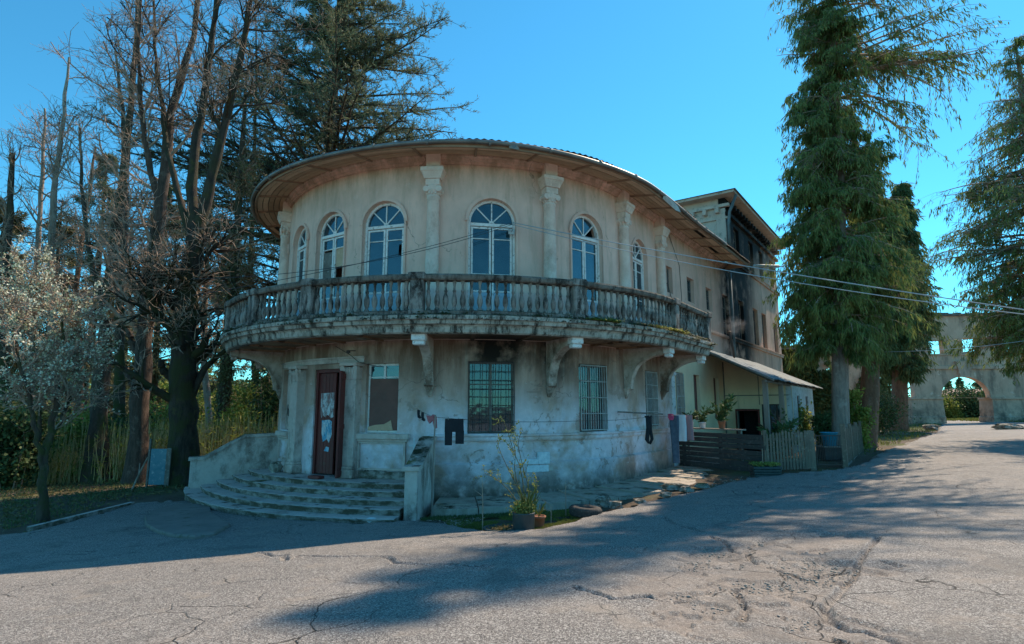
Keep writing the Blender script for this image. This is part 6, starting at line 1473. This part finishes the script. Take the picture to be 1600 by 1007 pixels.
b.tube([F @ Vector(q) for q in ((-.08,.02,.0),(-.02,.03,.03),(-.01,.02,-.3),(-.05,.03,-.62),(.0,.03,-.72))], [.04,.05,.055,.06,.03], 8); b.tube([F @ Vector(q) for q in ((.1,0,.02),(.05,.0,.0),(.04,-.02,-.35),(.08,-.02,-.6),(.02,.0,-.74))], [.03,.05,.05,.045,.03], 8); b.build('fabric', M['blackcloth'], r_, True)
for f_ in (.095,.165): 
    q_ = lpos[int(f_*100)]; b = MB(); b.box(-.006,.006,-.012,.012,-.04,.03, Matrix.Translation(q_)); b.build('clothes_peg', M['post'], root if False else wl)
# clothes by the pale pier
l5 = [W(AJ+3.2, 2.30, .55), W(AJ+4.5, 2.25, .75), ST(5.6,1.5,2.28)]
hl = thing('short_washing_line', tuple(l5[0]), 'short line of clothes strung between the pale pier and the porch', 'washing line'); b = MB(); b.tube([PT(1043,648,19.2), PT(1082,652,19.4)], .006, 4); b.build('line', M['iron'], hl)
for (u, rows_, m, nm, lab, cat) in ((1046, [(0,-.10,.14),(-.35,-.11,.12),(-.5,-.10,.02)], 'pinkcloth', 'pink_cap_cloth', 'bright pink cloth at the left end of the short line', 'cloth'),
      (1053, [(-.02,-.14,.15),(-.3,-.15,.15),(-.8,-.12,.13),(-1.55,-.10,.12)], 'denim', 'blue_jeans', 'pair of blue jeans hanging beside the pale pier', 'jeans'),
      (1062, [(0,-.18,.18),(-.4,-.2,.2),(-.85,-.17,.19)], 'whitecloth', 'white_shirt', 'white shirt hanging right of the jeans', 'shirt'),
      (1073, [(0,-.15,.17),(-.4,-.17,.18),(-.82,-.15,.2)], 'mauvecloth', 'mauve_towel', 'mauve towel at the right end of the short line', 'towel')):
    p = PT(u, 648.5, 19.2); 
    if nm == 'pink_cap_cloth': p = p+Vector((0,-.08,.03)); rows_ = [(0,-.06,.10),(-.12,-.07,.12),(-.2,-.03,.08)]
    cloth(nm, lab, cat, hangF(p, Vector((-.5,-1,0))), rows_, m, .03, .02)

# ------------------------------------------------------------ things on the ground
rg = np.random.default_rng(91)
for pol, n_, sd_ in ((gp([(430,808),(640,804),(660,830),(430,850),(330,850)]), 260, 1),(gp([(0,838),(200,795),(230,840),(0,880)]), 420, 2),(gp([(900,812),(1160,750),(1260,745),(1100,790),(960,830)]), 300, 3)):
    blades('fallen_leaves', pol, n_, 'leaf_brown', (.04,.09), .04, ['fallen leaves gathered by the bottom step','fallen leaves along the left kerb','fallen leaves and twigs along the pavement gutter'][sd_-1], 'leaf litter', lie=1, seed=100+sd_)
M['rubber'] = simple('dusty_tyre_rubber', (.075,.068,.06), (.045,.042,.04), 6, .9, .4, 40, .01, c3=(.16,.14,.12))
def tyre(p, R0, r, name, label, tilt):
    root = thing(name, tuple(p), label, 'tyre'); b = MB(); n = 36; rows = []
    Mt = Matrix.Translation(p) @ tilt
    prof = [(R0-r*1.75,-.35*r),(R0-r*1.6,-.75*r),(R0-r*.9,-.98*r),(R0-.2*r,-.85*r),(R0,-.55*r),(R0,.55*r),(R0-.2*r,.85*r),(R0-r*.9,.98*r),(R0-r*1.6,.75*r),(R0-r*1.75,.35*r),(R0-r*1.55,.2*r),(R0-.3*r,.5*r),(R0-.25*r,-.5*r),(R0-r*1.55,-.2*r)]
    for i in range(n): a_ = 2*PI*i/n; rows.append([tuple(Mt @ Vector((q*math.cos(a_), q*math.sin(a_), z))) for q, z in prof])
    rows.append(rows[0]); b.grid(rows, closed_u=True); t_ = b.build('carcass', M['rubber'], root, True)
    for k in range(44):
        b = MB(); Mk = Mt @ Matrix.Rotation(2*PI*k/44, 4, 'Z'); b.box(R0-.004, R0+.010, -.018, .014, -.5*r, .5*r, Mk)
        if k == 0: tread_all = MB()
        tread_all.v += b.v and [v for v in b.v]; base = len(tread_all.v)-8; tread_all.f += [tuple(i+base for i in f) for f in b.f]; tread_all.mi += b.mi
    tread_all.build('tread_blocks', M['rubber'], root); return root
g = G(915, 806); tyre(Vector((g.x, g.y, g.z+.09)), .33, .105, 'old_tyre', 'old dusty tyre lying flat on the verge by the road edge', Matrix.Rotation(R_(4), 4, 'Y'))
# dark round pot with tall sprouting shrub
g = G(818, 830); pr = .205
pt_ = thing('sprouting_potted_shrub', tuple(g), 'tall thin sprouting shrub and spiky leaves in a dark round pot by the road', 'potted plant')
b = MB(); b.lathe([(pr*.92,-.02),(pr*.95,.0),(pr,.30),(pr*1.03,.31),(pr*1.03,.335),(pr*.94,.335),(pr*.92,.28),(.01,.28)], 20, Matrix.Translation(g)); b.build('pot', M['blackpot'], pt_, True)
def leaves_on(rg, C, n, ls, lw, mat, parent, name='leaves', t0=.25):
    ii = rg.integers(0, len(C), n); cc, d = along(C[ii], t0+(1-t0)*rg.random(n)); lf = Acc(); lf.add(*cards(rg, cc, d+rg.normal(size=(n,3))*.8, ls*(.6+.7*rg.random(n)), lw)); return lf.build(name, M[mat], parent)
rg = np.random.default_rng(71)
M['olive'] = simple('green_brown_stem', (.13,.12,.05), (.09,.08,.04), 8, .8, .2, 40)
M['leaf_lime'] = leafmat('young_lime_leaves', (.26,.28,.07), (.20,.24,.06), (.40,.38,.14), .35, 3)
stems_px = [[(820,800),(814,770),(803,740),(806,705),(798,672)],[(822,800),(818,765),(815,735),(800,700),(790,660),(780,655)],[(818,800),(805,780),(790,760),(770,745),(757,752-12)],[(824,800),(826,760),(818,735),(808,690),(817,672)],[(822,800),(812,768),(795,735),(784,712),(776,690)],[(826,800),(838,772),(836,765),(840,752)]]
P = []
for s_ in stems_px:
    q = np.array([tuple(PT(u, v, g.y+rg.normal()*.05+.0)) for u, v in s_]); dd = np.linspace(0,1,len(q)); tt = np.linspace(0,1,8); P.append(np.stack([np.interp(tt, dd, q[:,i]) for i in range(3)], 1))
P = np.array(P); R = np.full((len(P),8), 1.)*np.linspace(.011,.004,8)
C2, r2, _, _ = spawn(rg, P, R, 9, .25, 1., lambda i, t: .22*np.ones(len(t)), .7, K=4, up=.4, jit=.5, rad=.5, minr=.0025)
a_ = Acc(); a_.add(*tubes(P, R, 5)); a_.add(*tubes(C2, r2, 3)); a_.build('stems', M['olive'], pt_)
leaves_on(rg, C2, 620, .045, .022, 'leaf_lime', pt_, t0=.1)
n = 46; base = np.array([tuple(g+Vector((.07,0,.28)))]*n)+rg.normal(size=(n,3))*np.array([.05,.04,0]); az_ = rg.random(n)*2*PI; tip = base+np.stack([np.cos(az_)*.14, np.sin(az_)*.14, .30+.28*rg.random(n)], -1); w = np.linspace(0,1,5)[None,:,None]; P5 = base[:,None]*(1-w)+tip[:,None]*w; P5[:,3:,:2] += (tip-base)[:,None,:2]*.35*np.array([.5,1])[None,:,None]
a_ = Acc(); a_.add(*tubes(P5, np.full((n,5),1.)*np.array([.008,.010,.009,.006,.002]), 3)); a_.build('spiky_leaves', M['leaf_cypress'], pt_)
n = 1100; cc = np.array([tuple(g+Vector((-.02,0,.40)))]*n)+rg.normal(size=(n,3))*np.array([.09,.08,.06]); cc[:,2] = np.maximum(cc[:,2], g.z+.29); lf = Acc(); lf.add(*cards(rg, cc, rg.normal(size=(n,3)), .045, .028)); lf.build('low_leaves', M['leaf_lime'], pt_)
g2 = G(842, 823); plant('potted_plant', 'small terracotta-coloured pot with a dry stem just behind the dark pot', Vector((g2.x, g2.y, g2.z)), .13, .25, 10, 'terra', ph=.2, ls=.05)
g3 = G(783, 831); tr_ = thing('rimmed_planter', tuple(g3), 'low dark green rimmed tub of dead leaves left of the sprouting shrub', 'planter'); b = MB(); b.lathe([(.27,-.03),(.31,.03),(.33,.075),(.30,.08),(.28,.05),(.01,.045)], 22, Matrix.Translation(g3)); b.build('tub', M['blackpot'], tr_, True)
n = 240; cc = np.array([tuple(g3+Vector((0,0,.055)))]*n)+np.stack([rg.normal(size=n)*.11, rg.normal(size=n)*.11, rg.random(n)*.03], -1); lf = Acc(); lf.add(*cards(rg, cc, rg.normal(size=(n,3))*np.array([1,1,.3]), .06, .03)); lf.build('dead_leaves', M['leaf_brown'], tr_)
# bare whips stuck in the verge
for k, (u, v, vt, lab) in enumerate(((754,829,742,'bare forked twig standing left of the sprouting shrub'),(861,815,790,'bare crooked sapling standing between the pot and the tyre'),(884,806,752,'thinnest bare sapling standing nearest the tyre'))):
    p0 = G(u, v); p1 = PT(u-1, vt, p0.y); rt = thing('bare_sapling', tuple(p0), lab, 'sapling', 'bare saplings on the verge'); b = MB(); b.tube([p0-Vector((0,0,.1)), lerp(p0,p1,.5)+Vector((.01,0,0)), p1], [.012,.009,.004], 5)
    m_ = lerp(p0,p1,.62); b.tube([m_, m_+Vector((-.17,.02,.12))], [.006,.003], 4); b.tube([lerp(p0,p1,.8), lerp(p0,p1,.8)+Vector((.10,.02,.12))], [.005,.002], 4)
    if k == 1: b.tube([p1, p1+Vector((-.25,0,.18)), p1+Vector((-.5,0,.16))], [.008,.006,.003], 4)
    b.build('stem', M['twig'], rt)
# planter of black stacked trays by the board fence
g = G(1196, 745); pl_ = thing('ribbed_planter', tuple(g), 'black ribbed planter of bright green seedlings in front of the board fence', 'planter'); Fp = Matrix.Translation(g) @ Matrix.Rotation(R_(-3), 4, 'Z'); b = MB()
for k in range(4): e = .012*k; b.cbox(-.36-e,.36+e,-.2-e,.2+e,.0+k*.075,.066+k*.075,.01,Fp)
b.build('tray', M['blackpot'], pl_); n = 700; cc = np.array([tuple(g+Vector((0,0,.31)))]*n)+np.stack([rg.uniform(-.36,.36,n), rg.uniform(-.19,.19,n), rg.random(n)*.05], -1); lf = Acc(); lf.add(*cards(rg, cc, rg.normal(size=(n,3))*np.array([.6,.6,.6])+np.array([0,0,.6]), .08, .035)); lf.build('seedlings', M['leaf_lime'], pl_)
b = MB(); b.tube([Fp @ Vector((-.05,0,.2)), Fp @ Vector((-.04,0,.78))], .012, 5); b.build('cane', M['twig'], pl_)
# stones and broken kerb
M['pebble'] = simple('pale_pebbles', (.40,.35,.30), (.28,.24,.2), 30, .9, .3, 60, island=.8)
M['rock'] = weathered('rough_stone', (.34,.30,.25), (.44,.40,.35), (.15,.125,.10), moss=.3)
def rock(name, label, p, s_, seed, cat='stone', group=None, flat=.6, rz=0):
    rg = np.random.default_rng(seed); root = None; b = MB(); n1, n2 = 9, 6; rows = []
    Mr = Matrix.Translation(p) @ Matrix.Rotation(rz, 4, 'Z')
    for j in range(n2+1):
        th = PI*j/n2; row = []
        for i in range(n1): a_ = 2*PI*i/n1; k = 1+.22*rg.normal()*(1 if 0 < j < n2 else .2); sq = lambda q: math.copysign(abs(q)**.7, q); row.append(tuple(Mr @ Vector((s_[0]*k*sq(math.sin(th))*sq(math.cos(a_)), s_[1]*k*sq(math.sin(th))*sq(math.sin(a_)), s_[2]*(sq(math.cos(th))+flat)))))
        rows.append(row)
    b.grid(rows, closed_u=True); me = b.mesh(name, p); o = link(name, me, M['rock']); o.location = p; tag(o, label, cat, group); return o
for k, (u, v, s_, lab) in enumerate(((1052,764,(.30,.16,.10),'largest flat broken stone slab tilted on the pavement edge'),(1072,768,(.17,.13,.08),'stone just right of the tilted slab'),(1042,776,(.20,.14,.07),'low stone below the tilted slab at the road edge'),(1098,762,(.20,.13,.07),'rightmost stone of the broken kerb near the fence'),
     (943,789,(.20,.15,.13),'dark lump of rubble beside the tyre'),(962,793,(.16,.12,.09),'smaller rubble lump right of the dark one'),(912+20,796,(.12,.09,.08),'small stone wedged behind the tyre'),(1000,786,(.19,.12,.06),'flat kerb fragment between the rubble and the tilted slab'),
     (1455,672,(.5,.35,.25),'pale stone lying at the foot of the left archway pier'),(1575,672,(.9,.5,.28),'pale boulder at the foot of the right archway pier'),(366,770,(.1,.1,.08),'small stone on the ground beside the bottom step'))):
    p = G(u, v); o = rock('stone', lab, p, s_, 200+k, rz=k*.7)
for k, (u, v, lab) in enumerate(((450,741,'rough round stone on the landing left of the door'),)):
    p = W(A(-47.5), .655, .42); rock('stone', lab, p, (.17,.15,.17), 230, flat=.8)
p = W(A(-28.5), .66, .62); b = MB(); b.cbox(-.2,.2,-.1,.1,0,.07,.01, Matrix.Translation(p) @ Matrix.Rotation(R_(-30),4,'Z')); me = b.mesh('door_wedge', p); o = link('wooden_block', me, M['maroon']); o.location = p; tag(o, 'dark wooden block lying against the open door leaf', 'block')
# debris
rg = np.random.default_rng(44); n = 5200; uu = rg.normal(1180, 170, n); vv = rg.uniform(835, 1000, n)
ray = [(pdir(u, v)) for u, v in zip(uu[:1], vv[:1])]
def scatter(n, poly, seed, s0, s1, name, label, mat, fade=.44):
    rg = np.random.default_rng(seed); poly = np.array(poly); x0, y0 = poly.min(0); x1, y1 = poly.max(0); x = rg.uniform(x0, x1, n*5); y = rg.uniform(y0, y1, n*5); m = (sdist(x, y, poly) > 0) & (fbm(x*1.6, y*1.6, seed) > fade); x, y = x[m][:n], y[m][:n]; k = len(x)
    z = ground_np(x, y)+.012; s_ = s0+(s1-s0)*rg.random(k)**3; oct_ = np.array([(1,0,0),(0,1,0),(-1,0,0),(0,-1,0),(0,0,.8),(0,0,-.6)]); V = np.stack([x, y, z], -1)[:,None]+oct_[None]*s_[:,None,None]*(1+.35*rg.normal(size=(k,6,1)))*np.array([1,.8,.75])
    T = np.array([(0,1,4),(1,2,4),(2,3,4),(3,0,4),(1,0,5),(2,1,5),(3,2,5),(0,3,5)]); t_ = (np.arange(k)*6)[:,None,None]+T[None]; me = np_mesh(name, V, tris=t_.reshape(-1,3)); o = link(name, me, M[mat]); return tag(o, label, 'gravel', kind='stuff')
scatter(11000, gp([(900,850),(1050,820),(1400,790),(1500,900),(1560,1006),(860,1006)]), 61, .004, .022, 'gravel', 'loose grit and stone chips over the broken asphalt', 'pebble', .42)
scatter(2500, gp([(400,860),(900,850),(1050,880),(900,1000),(300,1000)]), 62, .003, .010, 'grit', 'fine grit scattered on the sunlit asphalt', 'pebble', .45)
scatter(1500, gp([(660,812),(800,790),(780,800),(700,830),(600,826)]), 63, .006, .02, 'rubble', 'small rubble along the foot of the pavement by the stair wall', 'rock', .3)
scatter(1200, gp([(1040,770),(1150,745),(1270,737),(1400,720),(1400,740),(1060,785)]), 64, .005, .03, 'gravel', 'stone chips along the road edge by the fence', 'pebble', .40)
scatter(500, gp([(430,810),(640,806),(640,822),(430,836)]), 65, .006, .02, 'rubble', 'broken chips along the foot of the bottom step', 'rock', .3)
# white plastic tub by the bottom step
g = G(580, 818); o = MB(); o.lathe([(.0,0),(.11,.005),(.125,.05),(.11,.085),(.05,.10),(.0,.1)], 14, None, 1, .6); me = o.mesh('plastic_dish'); q = link('plastic_dish', me, M['whitepot']); q.location = (g.x, g.y, g.z+.02); tag(q, 'small white plastic dish on the ground in front of the bottom step', 'dish')
# timber kerb at the left
p0, p1 = G(40, 830), G(202, 790); F, L = fence_frame(p0, p1); b = MB(); zz = (p0.z+p1.z)/2; b.add([(0,0,p0.z-.1),(L,0,p1.z-.1),(L,.14,p1.z-.1),(0,.14,p0.z-.1),(0,.01,p0.z+.09),(L,.01,p1.z+.09),(L,.13,p1.z+.09),(0,.13,p0.z+.09)], [(0,3,2,1),(4,5,6,7),(0,1,5,4),(1,2,6,5),(2,3,7,6),(3,0,4,7)], F); kb = b.build('kerb', M['step']); tag(kb, None, None, kind='structure')
# blue panel by the black trunk
p = PT(247, 752, 19.6); p.z = gz(p.x, p.y); bp_ = thing('leaning_sheet', tuple(p), 'upright faded blue metal panel leaning beside the black mossy trunk', 'panel'); F = Matrix.Translation(p) @ Matrix.Rotation(R_(6), 4, 'Z')
M['bluepanel'] = simple('faded_blue_paint', (.08,.21,.27), (.15,.27,.32), 3, .6, .3, 20, .005, c3=(.42,.47,.48), stretch=(1,1,2.5))
b = MB(); b.cbox(-.30,.20,-.02,.02,.05,1.22,.01,F); b.build('sheet', M['bluepanel'], bp_); b = MB(); b.cbox(.21,.36,-.06,-.02,.0,1.24,.01,F); b.build('side_board', M['oldwood'], bp_); b = MB(); b.cbox(-.37,-.31,-.04,.03,-.1,1.55,.01,F); b.build('post', M['oldwood'], bp_)
p = PT(205, 770, 18.8); p.z = gz(p.x, p.y); b = MB(); b.tube([(0,0,-.05),(.12,.1,.45),(.3,.2,1.0)], [.03,.025,.02], 6); b.tube([(.12,.1,.45),(.0,.3,.8)], [.02,.012], 5); me = b.mesh('fallen_branch'); o = link('leaning_branch', me, M['bark_pale']); o.location = p; tag(o, 'pale forked branch propped beside the blue panel', 'branch')

# ------------------------------------------------------------ overhead wires
M['wire'] = simple('pale_overhead_wire', (.42,.44,.46), (.34,.36,.38), 2, .5, 0); M['wiredark'] = simple('dark_overhead_wire', (.05,.055,.06), (.04,.04,.045), 2, .6, 0)
ins = W(A(15.4), 7.36, .24)
def wire(name, label, pts, r, mat, sag, group='overhead wires'):
    b = MB(); P_ = []
    for i in range(len(pts)-1): s_ = sagline(pts[i], pts[i+1], sag[i], 24); P_ += s_ if not P_ else s_[1:]
    b.tube(P_, r, 4); me = b.mesh(name, P_[0]); o = link(name, me, M[mat]); o.location = P_[0]; tag(o, label, 'wire', group); return o
wire('overhead_wire', 'upper pale wire running from the insulator out over the road to the right', [ins, PT(1640, 490, 11.0)], .012, 'wire', [.10])
wire('overhead_wire', 'lower pale wire running from the insulator out over the road to the right', [ins+Vector((0,0,-.06)), PT(1640, 496, 11.3)], .010, 'wire', [.22])
wire('overhead_wire', 'upper thin dark wire crossing the left half of the mansion front', [ins, PT(300, 462, 12.6)], .007, 'wiredark', [.15])
wire('overhead_wire', 'lower thin dark wire crossing the left half of the mansion front', [ins+Vector((0,0,-.04)), PT(300, 436, 12.8)], .007, 'wiredark', [.34])
wire('overhead_wire', 'faint low wire strung between the right-hand conifers', [PT(1335, 550, 25), PT(1640, 527, 22)], .010, 'wire', [.18])
